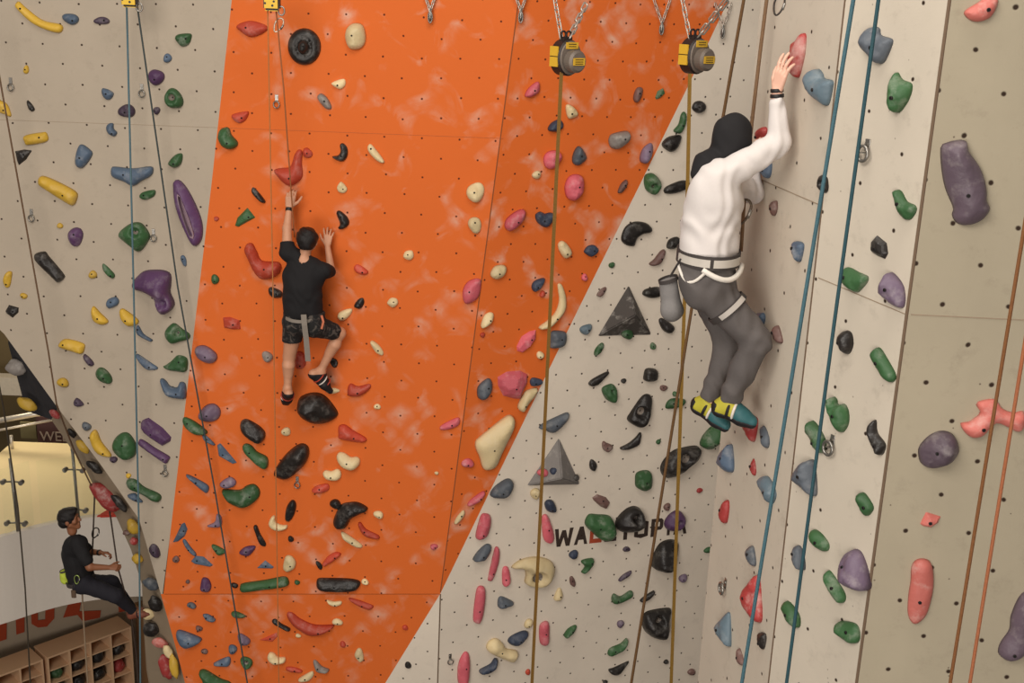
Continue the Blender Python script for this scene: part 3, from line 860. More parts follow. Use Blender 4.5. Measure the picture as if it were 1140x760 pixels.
G p 410,445 425,415 455,425 495,470 498,515 480,528 440,500
L p 643,280 660,225 700,200 739,197 769,230 796,320 786,368 730,368 690,350 650,310 ;L large lilac boulder hold beside a green strip hold ;R the large lilac boulder
G p 643,540 645,505 680,500 735,510 752,545 745,585 715,595 675,575 650,555
G p 88,200 100,188 118,185 130,195 118,210 95,210 @B
#940 0
S p 62,175 75,130 110,112 140,120 148,148 205,165 200,200 165,262 130,268 95,235 68,205 ;L dark slate notched hold at the top behind a teal rope ;R the dark slate notched hold
G p 183,370 190,320 210,305 235,335 285,352 287,385 265,430 225,472 200,475 182,440 ;L green heart-shaped hold high on the near wall ;R the green heart
F p 505,60 515,40 570,8 600,-15 650,-10 652,25 620,75 570,93 530,85 ;L salmon-red hold cut by the top of the right wall ;R the top salmon hold
#940 190
V p 405,-97 425,-117 480,-130 520,-124 527,-85 575,-20 600,40 612,110 608,130 627,165 590,215 530,237 480,225 460,190 465,160 430,80 412,0 h0.9 ;L giant dull purple trumpet-shaped hold on the right wall ;R the giant purple hold
G p 200,95 215,80 235,90 262,130 300,145 307,170 280,205 250,205 220,165 ;L green comma-shaped hold left of the giant purple one ;R the green comma hold
G p -22,440 -10,412 15,410 60,430 100,445 100,470 65,505 45,515 0,490 -20,470
K p 98,345 100,300 130,272 180,305 187,350 170,375 130,362 !f
L p 143,515 155,470 180,430 215,445 250,485 260,530 255,570 235,582 190,565 150,530 ;L lilac leaf-shaped hold with two bolts on the near wall ;R the lilac leaf hold
#940 380
G p 107,60 120,32 145,30 190,90 220,140 215,165 190,172 150,135
K p 93,390 100,350 130,332 135,385 175,430 172,460 152,482 130,460 110,425
G p 45,660 60,640 85,645 122,690 122,715 90,740 65,715
V p 313,470 325,430 370,388 420,378 465,400 490,450 485,490 450,530 380,545 330,525 ;L smooth purple-grey dome hold on the right wall ;R the purple-grey dome
F p 490,345 525,340 555,320 575,300 555,265 580,248 640,245 670,285 720,305 765,300 765,370 735,388 690,365 640,350 590,400 540,408 505,380 h0.8 ;L salmon wrench-shaped hold behind the two brown ropes ;R the salmon wrench hold
#940 560
F p 320,90 345,35 412,60 400,90 370,110 335,102 !f
F p 282,270 300,240 330,232 362,245 378,290 378,370 355,470 320,512 290,515 270,470 272,390 280,330 h0.7 ;L tall speckled salmon hold low on the right wall ;R the tall speckled salmon hold
N p 655,640 665,595 700,540 705,480 735,400 770,370 800,400 800,600 760,660 710,678 675,665 ;L dark purple-grey hold cut by the lower right edge ;R the dark corner hold
'''
holds = parse(HOLDS)
def paint(h):                         # V on the near right wall is greyer in the place itself
    if h['col'] == 'V' and h['c'][0] > 900: h['col'] = 'U'
    if h['col'] == 'N' and h['c'][0] > 1000: h['col'] = 'U'
COL['U'] = ('purple-grey', (92, 78, 88), .25); MATS['U'] = hold_mat('hold_purple_grey', COL['U'][1], .25)
for h in holds:
    paint(h)
    build_hold(h, 'climbing_hold' if max(h['sz']) >= 11 else 'foothold')
DIRS = ['right of', 'above right of', 'above', 'above left of', 'left of', 'below left of', 'below', 'below right of']
def direction(a, b):                  # where b lies seen from a
    d = b-a; return int(round(math.degrees(math.atan2(-d[1], d[0]))/45)) % 8
def shape_word(h):
    w, t = h['sz']; big = max(w, t)
    p = h['pts']; A = abs(area2(p)); hull = w*t
    if h['style'] == 'f': return 'angular'
    if h['pocket'] is not None: return 'pocketed'
    q = p-p.mean(0); ev = np.linalg.eigvalsh(np.cov(q.T)); el = math.sqrt(max(ev[1], 1e-6)/max(ev[0], 1e-6))
    if h['shape'] == 'D': return 'half-moon'
    if el > 2.3: return 'long thin'
    if el > 1.55: return 'elongated'
    if el > 1.25: return 'oval'
    return 'rounded'
def size_word(h):
    a = max(h['sz'])/(1 if h['P'] in (PA, PB, PA2) else 1.8)
    return 'tiny ' if a < 9 else ('small ' if a < 15 else ('' if a < 26 else 'large '))
LM = [(h['ref'], h['c'], h) for h in holds if h['ref']]
LM += [('the climber in black shorts', np.array((340., 330.)), None), ('the light grey pyramid', np.array((617., 513.)), None),
       ('the dark pyramid', np.array((695., 348.)), None)]
def cname(h): return COL[h['col']][0]
seen = set()
for h in holds:
    if h['label']: seen.add(h['label'])
for h in holds:
    o = h['obj']
    nm = 'hold' if o.name.startswith('climbing') else 'foothold'
    if not h['label']:
        best = None
        for rank in (0, 1, 2):
            for ref, c, src in sorted(LM, key=lambda x: np.linalg.norm(x[1]-h['c'])):
                if src is h: continue
                k = direction(c, h['c']); dist = np.linalg.norm(c-h['c'])
                if dist > 230: break
                nearer = sum(1 for g in holds if g is not h and g is not src and cname(g) == cname(h) and np.linalg.norm(c-g['c']) < dist*1.04 and direction(c, g['c']) == k)
                if nearer == rank:
                    lab = f"{size_word(h)}{cname(h)} {shape_word(h)} {nm}, {('nearest', 'second nearest', 'third nearest')[rank]} {cname(h)} one {DIRS[k]} {ref}"
                    if lab not in seen: best = lab; break
            if best: break
        if best and len(best.split()) > 16: best = best.replace(f" {shape_word(h)} {nm},", f" {nm},")
        if best and len(best.split()) > 16: best = best.replace(' one ', ' ')
        h['label'] = best or f"{size_word(h)}{cname(h)} {shape_word(h)} {nm} at {int(h['c'][0])} across"
        seen.add(h['label'])
    tag(o, h['label'], 'climbing hold' if nm == 'hold' else 'foothold', f"{cname(h)} {'climbing holds' if nm == 'hold' else 'footholds'}")
# slot through the long purple oval
hp = [h for h in holds if h['ref'] == 'the slotted purple oval'][0]
sl = np.array([(28, 98), (42, 112), (70, 180), (98, 268), (92, 288), (78, 270), (48, 190), (30, 125)])/3.8+190
cen = hp['obj'].matrix_world.translation
P = PA
loop = smooth_loop(sl, 30); q = [P.uv(P.hit(x, y, hp['H_m']*0.9)) for x, y in loop]; cu = P.uv(cen)
bm = bmesh.new()
for zz, in ((hp['H_m']*0.5,),):
    top = [bm.verts.new((a-cu[0], b-cu[1], hp['H_m']*1.06)) for a, b in q]
    rim = [bm.verts.new(((a-cu[0])*0.86+0.14*(np.mean([x[0] for x in q])-cu[0]), (b-cu[1])*0.93+0.07*(np.mean([x[1] for x in q])-cu[1]), hp['H_m']*1.06)) for a, b in q]
    low = [bm.verts.new((a-cu[0], b-cu[1], hp['H_m']*0.1)) for a, b in q]
    bot = [bm.verts.new((v.co.x, v.co.y, hp['H_m']*0.32)) for v in rim]
    n = len(q)
    for i in range(n):
        j = (i+1) % n
        bm.faces.new((low[i], low[j], top[j], top[i])); bm.faces.new((top[i], top[j], rim[j], rim[i])); bm.faces.new((rim[i], rim[j], bot[j], bot[i]))
    bm.faces.new(bot)
so = link('slot', bm_mesh('slot', bm), plain('slot_lining', (150, 126, 136), 0.8), hp['obj'], P.mat(cen))
so['label'] = 'pale rim of the slot'
# pyramids
def pyramid(name, tri, apex, mat, label, lift):
    v = [PB.hit(*p) for p in tri]; c = sum(v, Vector())/3
    a = PB.hit(apex[0], apex[1], lift)
    inv = PB.mat(c).inverted(); v = [inv @ x for x in v]; a = inv @ a
    bm = bmesh.new(); b3 = [bm.verts.new(x) for x in v]; t = bm.verts.new(a)
    bm.faces.new(b3)
    for i in range(3): bm.faces.new((b3[i], b3[(i+1) % 3], t))
    bmesh.ops.bevel(bm, geom=list(bm.edges), offset=0.012, segments=2, affect='EDGES')
    o = link(name, bm_mesh(name, bm), mat, None, PB.mat(c)); tag(o, label, 'wall volume', 'pyramid volumes on the white wall')
    return o
pyramid('pyramid_volume', [(664.2, 374.5), (699.5, 316.3), (725.8, 373)], (708, 350.5), hold_mat('volume_dark', (78, 72, 68), 0.55, 0.7), 'dark grey pyramid volume with chalk smears on the white wall', 0.22)
pyramid('pyramid_volume', [(585.3, 540.5), (622, 485.8), (646.3, 539.2)], (626, 532.6), hold_mat('volume_grey', (138, 132, 128), 0.3, 0.7), 'light grey pyramid volume at the orange border behind the yellow strap', 0.22)
# ------------------------------------------------------------------ bolt hangers on the walls
def hanger(px, py, label, ring=False, P=None):
    P = P or plane_for(px, py); c = P.hit(px, py); mw = P.mat(c)
    bm = bmesh.new()
    add_box(bm, (0, 0.012, 0.003), 0.034, 0.06, 0.005); add_box(bm, (0, -0.026, 0.018), 0.034, 0.005, 0.034)
    bmesh.ops.bevel(bm, geom=list(bm.edges), offset=0.0015, segments=1, affect='EDGES')
    o = link('bolt_hanger', bm_mesh('bolt_hanger', bm), M_STEEL, None, mw)
    b2 = bmesh.new(); add_tube(b2, [(0, 0.014, 0.004), (0, 0.014, 0.014)], 0.011, 6)
    link('nut', bm_mesh('nut', b2), M_STEEL, o, mw)
    b3 = bmesh.new(); R = 0.038 if ring else 0.034
    if ring:
        add_loop(b3, [(R*0.95*math.cos(t), -0.03+R*math.sin(t), 0.03) for t in np.linspace(0, 2*math.pi, 20, endpoint=False)], 0.009, 6)
    else:
        add_loop(b3, [(R*math.cos(t)*0.9, -0.03-R*0.75+R*math.sin(t), 0.024+0.2*R*math.cos(t)) for t in np.linspace(0, 2*math.pi, 20, endpoint=False)], 0.0065, 6)
    link('ring', bm_mesh('ring', b3, True), M_STEEL, o, mw)
    tag(o, label, 'bolt hanger', 'steel bolt hangers on the walls')
for px, py, l, r in ((12, 91, 'steel bolt hanger high on the left white wall, nearest the left edge', 0), (158, 98, 'steel bolt hanger beside the dark rope near the top left', 0),
        (35, 237, 'steel bolt hanger just left of the slanting dark brick hold', 0), (171, 259, 'steel bolt hanger right of the big green pocketed hold', 0),
        (184, 521, 'steel bolt hanger right of the green sausage hold', 0), (308, 110, 'steel bolt hanger under the yellow device on the orange wall', 0),
        (501, 731, 'steel bolt hanger low by the dark fold line', 0), (331, 534, 'steel bolt hanger below the slanting black bean hold', 0),
        (966, 164, 'steel ring hanger below the green heart hold', 1), (927, 492, 'steel ring hanger right of the green slab hold', 1),
        (808, 650, 'steel ring hanger left of the chalky red half-moon', 1)):
    hanger(px, py, l, r)
# ------------------------------------------------------------------ ropes
ROPES = [
 ('climbing_rope', 'blue-grey rope hanging straight down the left white wall', (84, 112, 122), .010, [(140, -40, 11.7), (141, 5, 11.7), (149, 330, 11.7), (155, 600, 11.72), (158, 960, 11.75)]),
 ('climbing_rope', 'dark green rope slanting across the left wall into the orange', (60, 70, 70), .009, [(151, -40, 11.7), (153, 8, 11.7), (198, 320, 11.8), (240, 550, 11.85), (276, 764, 11.7), (296, 900, 11.6)]),
 ('climbing_rope', 'brown rope at the far left edge running down to the wall corner', (104, 78, 56), .009, [(-12, 20, 11.6), (2, 100, 11.6), (19, 195, 11.6), (54, 392, 11.6), (63, 450, 11.65), (82, 500, 12.2), (104, 545, 12.4)]),
 ('climbing_rope', 'thin tan rope hanging straight beside the climber in black', (186, 118, 66), .006, [(297, -40, 11.3), (298, 10, 11.3), (304, 330, 11.45), (309, 655, 11.6), (311, 800, 11.6)]),
 ('climbing_rope', 'taut brown rope from the device down to the climber in black', (160, 98, 58), .007, [(307, 8, 11.35), (316, 100, 11.45), (323.5, 205, 11.70), (326, 240, 11.78), (328, 264, 11.80)]),
 ('auto_belay_strap', 'yellow-brown strap hanging from the middle auto belay', (122, 88, 32), .016, [(625, 80, 10.42), (608, 440, 10.42), (592, 765, 10.42), (585, 900, 10.42)]),
 ('auto_belay_strap', 'yellow-brown strap hanging from the right auto belay', (138, 104, 38), .016, [(768, 82, 10.42), (764, 280, 10.42), (757, 480, 10.42), (747, 765, 10.42), (741, 900, 10.42)]),
 ('climbing_rope', 'long brown rope passing behind the white-sleeved climber to the bottom', (104, 74, 42), .0125, [(836, -45, 9.0), (828, 0, 9.0), (805, 130, 9.0), (764, 380, 9.0), (702, 765, 9.0), (682, 890, 9.0)]),
 ('climbing_rope', 'brown rope at the pillar corner down to the white-sleeved climber', (116, 88, 62), .011, [(860, -45, 7.0), (853, 4, 7.0), (846, 60, 7.0), (837, 137, 7.0), (829, 215, 6.92), (825, 280, 6.85)]),
 ('climbing_rope', 'left one of the two teal ropes on the near wall', (64, 98, 108), .0098, [(956, -40, 5.35), (950, 0, 5.35), (888, 380, 5.35), (825, 765, 5.35), (803, 900, 5.35)]),
 ('climbing_rope', 'right one of the two teal ropes on the near wall', (40, 74, 82), .0088, [(984, -40, 5.1), (978, 0, 5.1), (928, 365, 5.1), (875, 765, 5.1), (856, 900, 5.1)]),
 ('climbing_rope', 'left one of the two brown ropes at the right edge', (122, 78, 42), .0085, [(1190, -60, 4.8), (1140, 255, 4.8), (1100, 500, 4.8), (1057, 765, 4.8), (1034, 900, 4.8)]),
 ('climbing_rope', 'right one of the two brown ropes at the right edge', (160, 96, 62), .0085, [(1205, -20, 4.8), (1142, 375, 4.8), (1112, 560, 4.8), (1079, 765, 4.8), (1058, 900, 4.8)]),
 ('climbing_rope', 'dark rope hanging in front of the balcony at the far left', (66, 56, 44), .010, [(-10, 380, 13.0), (4, 455, 13.0), (20, 565, 13.0), (28, 655, 13.0), (36, 800, 13.0)]),
 ('climbing_rope', 'dark rope rising from the belayer to the corner', (60, 46, 38), .010, [(107, 500, 12.55), (105, 560, 12.55), (103.5, 600, 12.45), (101, 648, 12.4)]),
 ('climbing_rope', 'dark rope running down through the hand of the belayer', (60, 46, 38), .010, [(120, 555, 12.5), (123, 575, 12.5), (131, 631, 12.3), (146, 684, 12.35), (152, 730, 12.4), (158, 830, 12.4)]),
 ('climbing_rope', 'pale rope tail hanging below the belayer in front of the shelves', (150, 128, 104), .010, [(91, 650, 12.5), (93, 690, 12.5), (98, 765, 12.5), (102, 860, 12.5)]),
]
for nm, lab, rgb, r, pts in ROPES:
    p3 = [J(*p) for p in pts]
    sp = []
    for i in range(len(p3)-1):
        k = 6
        a, b, c, d = p3[max(i-1, 0)], p3[i], p3[i+1], p3[min(i+2, len(p3)-1)]
        for t in np.linspace(0, 1, k, endpoint=False):
            sp.append(b.lerp(c, t) if nm != 'climbing_rope' else b.lerp(c, t))
    sp.append(p3[-1])
    bm = bmesh.new()
    if nm == 'auto_belay_strap':                 # flat webbing with a little thickness
        for s, q in ((1, 0), ):
            prev = None
            for i, p in enumerate(sp):
                sx, sy = r, 0.004
                ring = [bm.verts.new(p+Vector(v)) for v in ((-sx, -sy, 0), (sx, -sy, 0), (sx, sy, 0), (-sx, sy, 0))]
                if prev:
                    for j in range(4): bm.faces.new((prev[j], prev[(j+1) % 4], ring[(j+1) % 4], ring[j]))
                else: bm.faces.new(ring)
                prev = ring
            bm.faces.new(prev[::-1])
        me = bm_mesh(nm, bm)
    else:
        add_tube(bm, sp, r, 8); me = bm_mesh(nm, bm, True)
    m = plain('rope_'+'_'.join(map(str, rgb)), rgb, 0.75, bump=0.5, scale=160, var=0.2)
    tag(link(nm, me, m), lab, 'rope' if 'rope' in nm else 'strap', None)
# ------------------------------------------------------------------ chains, carabiners, auto belays
def chain_pts(a, b, name, label, link_len=0.075, w=0.017, r=0.006, group=None, mat=None):
    a, b = Vector(a), Vector(b); d = b-a; n = max(2, round(d.length/(link_len*0.74)))
    root = empty(name, a); root['label'] = label; root['category'] = 'chain'
    if group: root['group'] = group
    t = d.normalized(); s = t.orthogonal().normalized(); q = t.cross(s)
    for i in range(n):
        c = a+d*((i+0.5)/n); side = s if i % 2 == 0 else q
        hl = link_len/2-w*0.6
        pts = []
        for k in range(14):
            an = 2*math.pi*k/14; pts.append(t*(hl*(1 if math.cos(an) > 0 else -1)+w*0.75*math.cos(an))+side*(w*math.sin(an)))
        bm = bmesh.new(); add_loop(bm, pts, r, 6)
        link('link', bm_mesh('link', bm, True), mat or M_CHAIN, root, Matrix.Translation(c))
    return root
M_DEV = plain('device_grey', (122, 110, 100), 0.5, 0.2)
M_DEVY = plain('device_yellow', (222, 176, 52), 0.5)
M_DEVK = plain('device_black', (44, 34, 32), 0.5)
def auto_belay(px, py, y, label, R=0.155):
    c = J(px, py, y); rz = math.radians(38)
    root = empty('auto_belay', c); tag(root, label, 'auto belay device', 'auto belays hanging on chains')
    B = Matrix.Translation(c) @ Matrix.Rotation(rz, 4, 'Z')       # local -Y is the drum's face
    def cyl_y(y0, y1, r, n=28, bev=0.006, sx=1, cz=0):
        bm = bmesh.new(); add_cyl(bm, (0, y0, 0), (0, y1, 0), r, None, n, bev)
        for v in bm.verts: v.co.x *= sx; v.co.z += cz
        return bm
    link('housing', bm_mesh('housing', cyl_y(-0.075, 0.075, R, 32, 0.02, 0.82)), M_DEVK, root, B)
    link('face_plate', bm_mesh('face_plate', cyl_y(-0.088, -0.07, R*0.93, 32, 0.006, 0.82)), M_DEV, root, B)
    link('cover', bm_mesh('cover', cyl_y(-0.19, -0.08, R*0.62, 28, 0.02, 1, -0.025)), M_DEV, root, B)
    lb = bmesh.new(); add_box(lb, (0.0, -0.192, -0.025), 0.13, 0.006, 0.062); 
    st = link('sticker', bm_mesh('sticker', lb), M_DEVY, root, B); st['label'] = 'yellow sticker'
    for z in (-0.008, -0.026, -0.043):
        l2 = bmesh.new(); add_box(l2, (0, -0.1955, z), 0.09, 0.002, 0.006); link('print', bm_mesh('print', l2), M_DEVK, st, B)
    l3 = bmesh.new(); add_box(l3, (0, -0.0905, R*0.68), 0.135, 0.006, 0.055)
    st = link('sticker', bm_mesh('sticker', l3), M_DEVY, root, B); st['label'] = 'yellow sticker'
    for z in (0.012, -0.008):
        l2 = bmesh.new(); add_box(l2, (0, -0.0945, R*0.68+z), 0.085, 0.002, 0.006); link('print', bm_mesh('print', l2), M_DEVK, st, B)
    for k, zz in enumerate((0.055, -0.035)):
        l4 = bmesh.new(); add_box(l4, (-R*0.805, 0, zz), 0.012, 0.105, 0.082)
        st = link('sticker', bm_mesh('sticker', l4), M_DEVY, root, B); st['label'] = 'yellow side sticker'
    hb = bmesh.new()
    add_box(hb, (0, 0, R+0.005), 0.09, 0.07, 0.03)
    for sx in (-0.03, 0.03):
        add_loop(hb, [(sx+0.026*math.cos(t), 0, R+0.038+0.03*math.sin(t)) for t in np.linspace(0, 6.283, 14, endpoint=False)], 0.009, 6)
    link('shackle', bm_mesh('shackle', hb), M_DEVK, root, B)
    return c
cA = auto_belay(629, 64, 10.5, 'black and grey auto belay with yellow stickers above the pink ball')
cB = auto_belay(772, 62, 10.5, 'black and grey auto belay with yellow stickers nearest the hooded climber')
ga = 'steel chains holding the auto belays'
chain_pts(J(625, 42, 10.5), J(611, -40, 10.6), 'chain', 'left steel chain of the middle auto belay', group=ga, link_len=.085, w=.019)
chain_pts(J(634, 42, 10.5), J(652, 5, 10.9), 'chain', 'right steel chain of the middle auto belay', group=ga, link_len=.11, w=.022, r=.008)
chain_pts(J(768, 42, 10.5), J(752, -40, 10.6), 'chain', 'left steel chain of the right auto belay', group=ga, link_len=.085, w=.019)
chain_pts(J(777, 42, 10.5), J(836, -35, 9.8), 'chain', 'pale steel chain rising right from the right auto belay', group=ga, link_len=.12, w=.024, r=.009)
def anchor(px, py, label, P, dx=9, ln=26):
    c = P.hit(px, py, 0.06)
    root = empty('chain_anchor', c); tag(root, label, 'anchor', 'chain anchors at the top of the walls')
    mw = Matrix.Translation(c)
    k = 0
    for sx in (-1, 1):
        top = P.hit(px+sx*dx, py-ln, 0.03); d = top-c; n = 5
        t = d.normalized(); s0 = t.orthogonal().normalized(); q = t.cross(s0)
        for i in range(n):
            cc = c+d*((i+0.5)/n); side = s0 if i % 2 == 0 else q
            pts = [t*(0.022*(1 if math.cos(a) > 0 else -1)+0.012*math.cos(a))+side*(0.014*math.sin(a)) for a in np.linspace(0, 6.283, 12, endpoint=False)]
            bm = bmesh.new(); add_loop(bm, pts, 0.005, 5); link('link', bm_mesh('link', bm, True), M_CHAIN, root, Matrix.Translation(cc))
    bm = bmesh.new()
    add_loop(bm, [(0.02*math.sin(a), 0, -0.06+0.055*math.cos(a)) for a in np.linspace(0, 6.283, 18, endpoint=False)], 0.007, 6)
    link('carabiner', bm_mesh('carabiner', bm, True), M_STEEL, root, mw)
    b2 = bmesh.new(); add_tube(b2, [(0, 0, 0.02), (0, 0, -0.06), (0, 0, -0.10)], [0.012, 0.014, 0.012], 8); link('swivel', bm_mesh('swivel', b2, True), M_STEEL, root, mw)
anchor(479, 12, 'chain anchor with carabiner at the top middle of the orange wall', PA, 7, 20)
anchor(580, 12, 'chain anchor with carabiner at the top of the orange fold', PB, 8, 22)
anchor(737, 26, 'chain anchor between the two auto belays on the orange panel', PB)
anchor(805, 30, 'chain anchor on the white wall right of the auto belays', PB)
def carabiner(c, label, rot=0, size=0.055, rgb=(70, 64, 60), yaw=0):
    bm = bmesh.new()
    add_loop(bm, [(size*0.5*math.sin(a)*(1+0.25*math.cos(a)), 0, size*math.cos(a)) for a in np.linspace(0, 6.283, 22, endpoint=False)], size*0.11, 6)
    mw = Matrix.Translation(c) @ Matrix.Rotation(yaw, 4, 'Z') @ Matrix.Rotation(rot, 4, 'Y')
    o = link('carabiner', bm_mesh('carabiner', bm, True), plain('carabiner_metal', rgb, 0.35, 0.7), None, mw)
    b2 = bmesh.new(); add_tube(b2, [(size*0.5, 0, -size*0.35), (size*0.55, 0, size*0.35)], size*0.15, 8)
    link('gate', bm_mesh('gate', b2, True), M_STEEL, o, mw)
    tag(o, label, 'carabiner')
carabiner(J(867, 6, 6.3), 'dark carabiner hanging at the top of the near pillar', 0.2, 0.05)
carabiner(J(310, 28, 11.4), 'pale carabiner hanging below the yellow device on the orange wall', 0.5, 0.07, (214, 196, 176))
def spotted_device(px, py, y, label):
    c = J(px, py, y)
    root = empty('rope_device', c); tag(root, label, 'rope device', 'yellow spotted rope devices')
    mw = Matrix.Translation(c)
    bm = bmesh.new(); add_box(bm, (0, 0, 0.1), 0.15, 0.10, 0.26)
    bmesh.ops.bevel(bm, geom=list(bm.edges), offset=0.02, segments=2, affect='EDGES'); link('casing', bm_mesh('casing', bm), M_DEVK, root, mw)
    m, t, N, L, b = nt('spotted_yellow'); tc = N.new('ShaderNodeTexCoord'); vo = N.new('ShaderNodeTexVoronoi'); vo.inputs['Scale'].default_value = 26; L.new(tc.outputs['Object'], vo.inputs['Vector'])
    mr = N.new('ShaderNodeMath'); mr.operation = 'LESS_THAN'; mr.inputs[1].default_value = 0.30; L.new(vo.outputs['Distance'], mr.inputs[0])
    mx = N.new('ShaderNodeMix'); mx.data_type = 'RGBA'; mx.inputs[6].default_value = s2l((232, 188, 46))+(1,); mx.inputs[7].default_value = s2l((30, 24, 20))+(1,)
    L.new(mr.outputs[0], mx.inputs[0]); L.new(mx.outputs[2], b.inputs['Base Color'])
    b2 = bmesh.new(); add_box(b2, (0.0, -0.052, 0.1), 0.125, 0.012, 0.22); add_box(b2, (0, 0, -0.031), 0.12, 0.08, 0.006)
    link('cover', bm_mesh('cover', b2), m, root, mw)
    b3 = bmesh.new(); add_loop(b3, [(0.03*math.cos(a)+0.085, 0, -0.03+0.04*math.sin(a)) for a in np.linspace(0, 6.283, 14, endpoint=False)], 0.008, 6)
    link('eye', bm_mesh('eye', b3, True), M_STEEL, root, mw)
spotted_device(145, 4, 11.5, 'yellow and black spotted rope device at the top left')
spotted_device(303, 8, 11.3, 'yellow and black spotted rope device at the orange wall top')
# ------------------------------------------------------------------ lettering behind the holds
def letter_poly(name, P, polys, mat, lift=0.001):
    bm = bmesh.new()
    for pl in polys:
        uv = [P.uv(P.hit(x, y)) for x, y in pl]
        f = [bm.verts.new((a, b, lift)) for a, b in uv]; k = [bm.verts.new((a, b, lift-0.003)) for a, b in uv]
        n = len(uv); bm.faces.new(f); bm.faces.new(k[::-1])
        for i in range(n): bm.faces.new((f[i], k[i], k[(i+1) % n], f[(i+1) % n]))
    return bm, P.mat(P.o)
M_LET = wall_mat('lettering_black', (62, 50, 44), 0.31, 0.38, (0.1, 0.0), stain=0.55, mott=0.3)
M_LETR = plain('lettering_red', (170, 72, 44), 0.8, var=0.25)
LET = {'W': [[(0, 0), (.2, 0), (.27, .6), (.4, .1), (.6, .1), (.73, .6), (.8, 0), (1, 0), (.84, 1), (.64, 1), (.5, .5), (.36, 1), (.16, 1)]],
 'A': [[(.36, 0), (.64, 0), (1, 1), (.76, 1), (.68, .74), (.32, .74), (.24, 1), (0, 1)]],
 'L': [[(.05, 0), (.32, 0), (.32, .76), (.95, .76), (.95, 1), (.05, 1)]],
 'T': [[(0, 0), (1, 0), (1, .24), (.64, .24), (.64, 1), (.36, 1), (.36, .24), (0, .24)]],
 'O': [[(.05, .1), (.5, 0), (.95, .1), (.95, .9), (.5, 1), (.05, .9), (.05, .5), (.3, .5), (.3, .76), (.7, .76), (.7, .24), (.3, .24), (.3, .499), (.05, .499)]],
 'P': [[(.05, 0), (.8, 0), (.95, .12), (.95, .5), (.8, .64), (.32, .64), (.32, 1), (.05, 1), (.05, .3), (.32, .3), (.32, .44), (.68, .44), (.68, .2), (.32, .2), (.32, .299), (.05, .299)]],
 'I': [[(.3, 0), (.7, 0), (.7, 1), (.3, 1)]]}
root = empty('wall_lettering', PB.hit(690, 590)); tag(root, 'faded black lettering on the white wall, partly hidden behind holds', 'lettering')
x = 617.0
for i, ch in enumerate('WALLTOPIA'):
    w = {'W': 21, 'A': 15, 'L': 15, 'T': 15, 'O': 17, 'P': 15, 'I': 8}[ch]
    def mp(a, b, x=x, w=w):
        px = x+a*w; return (px+1.5*(0.5-b), 589-(px-617)*0.105+b*20)
    bm, mw = letter_poly('letter', PB, [[mp(a, b) for a, b in pl] for pl in LET[ch]], M_LET)
    o = link('letter', bm_mesh('letter', bm), M_LETR if i in (2,) else M_LET, root, mw)
    x += w+1.5
# ------------------------------------------------------------------ return face at the left, hall behind
M_BLKW = plain('return_wall_black', (44, 42, 46), 0.9, bump=0.3, scale=20, var=0.35)
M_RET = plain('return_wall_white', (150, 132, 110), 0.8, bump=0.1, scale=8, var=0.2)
front = [(5, 372), (63, 452), (110, 514), (134, 548), (155, 578), (168, 623), (179, 661), (195, 718), (206, 760), (245, 900)]
back = [((9, 382), 12.45), ((57, 467), 12.55), ((95, 522), 12.5), ((108, 548), 12.6), ((128, 572), 12.6), ((146, 612), 12.55), ((158, 650), 12.55), ((160, 700), 12.6), ((163, 745), 12.65), ((190, 900), 12.7)]
def fr_plane(p): return PA if p[1] <= 661 else PA2
fv = [fr_plane(p).hit(*p)-fr_plane(p).n*0.142 for p in front]
bv = [J(p[0], p[1], y) for p, y in back]
def panel(name, pts, mat, thick, away):
    bm = bmesh.new(); f = [bm.verts.new(p) for p in pts]; k = [bm.verts.new(p+away*thick) for p in pts]
    n = len(pts); bm.faces.new(f); bm.faces.new(k[::-1])
    for i in range(n): bm.faces.new((f[i], k[i], k[(i+1) % n], f[(i+1) % n]))
    bmesh.ops.triangulate(bm, faces=[q for q in bm.faces if len(q.verts) > 3])
    o = link(name, bm_mesh(name, bm), mat); o['kind'] = 'structure'; return o
panel('wall_return_top', [fv[0], fv[1], bv[1], J(29, 457, 12.9), bv[0]], M_BLKW, 0.05, Vector((1, 0.6, 0)).normalized())
bm = bmesh.new(); aw = Vector((1, 0.6, 0)).normalized()*0.06
for k in range(1, len(fv)-1):
    q = [fv[k], fv[k+1], bv[k+1], bv[k]]
    f = [bm.verts.new(p) for p in q]; g = [bm.verts.new(p+aw) for p in q]
    for tri in ((0, 1, 2), (0, 2, 3)): bm.faces.new([f[t] for t in tri]); bm.faces.new([g[t] for t in tri[::-1]])
    for t in range(4): bm.faces.new((f[t], g[t], g[(t+1) % 4], f[(t+1) % 4]))
o = link('wall_return', bm_mesh('wall_return', bm), M_RET); o['kind'] = 'structure'
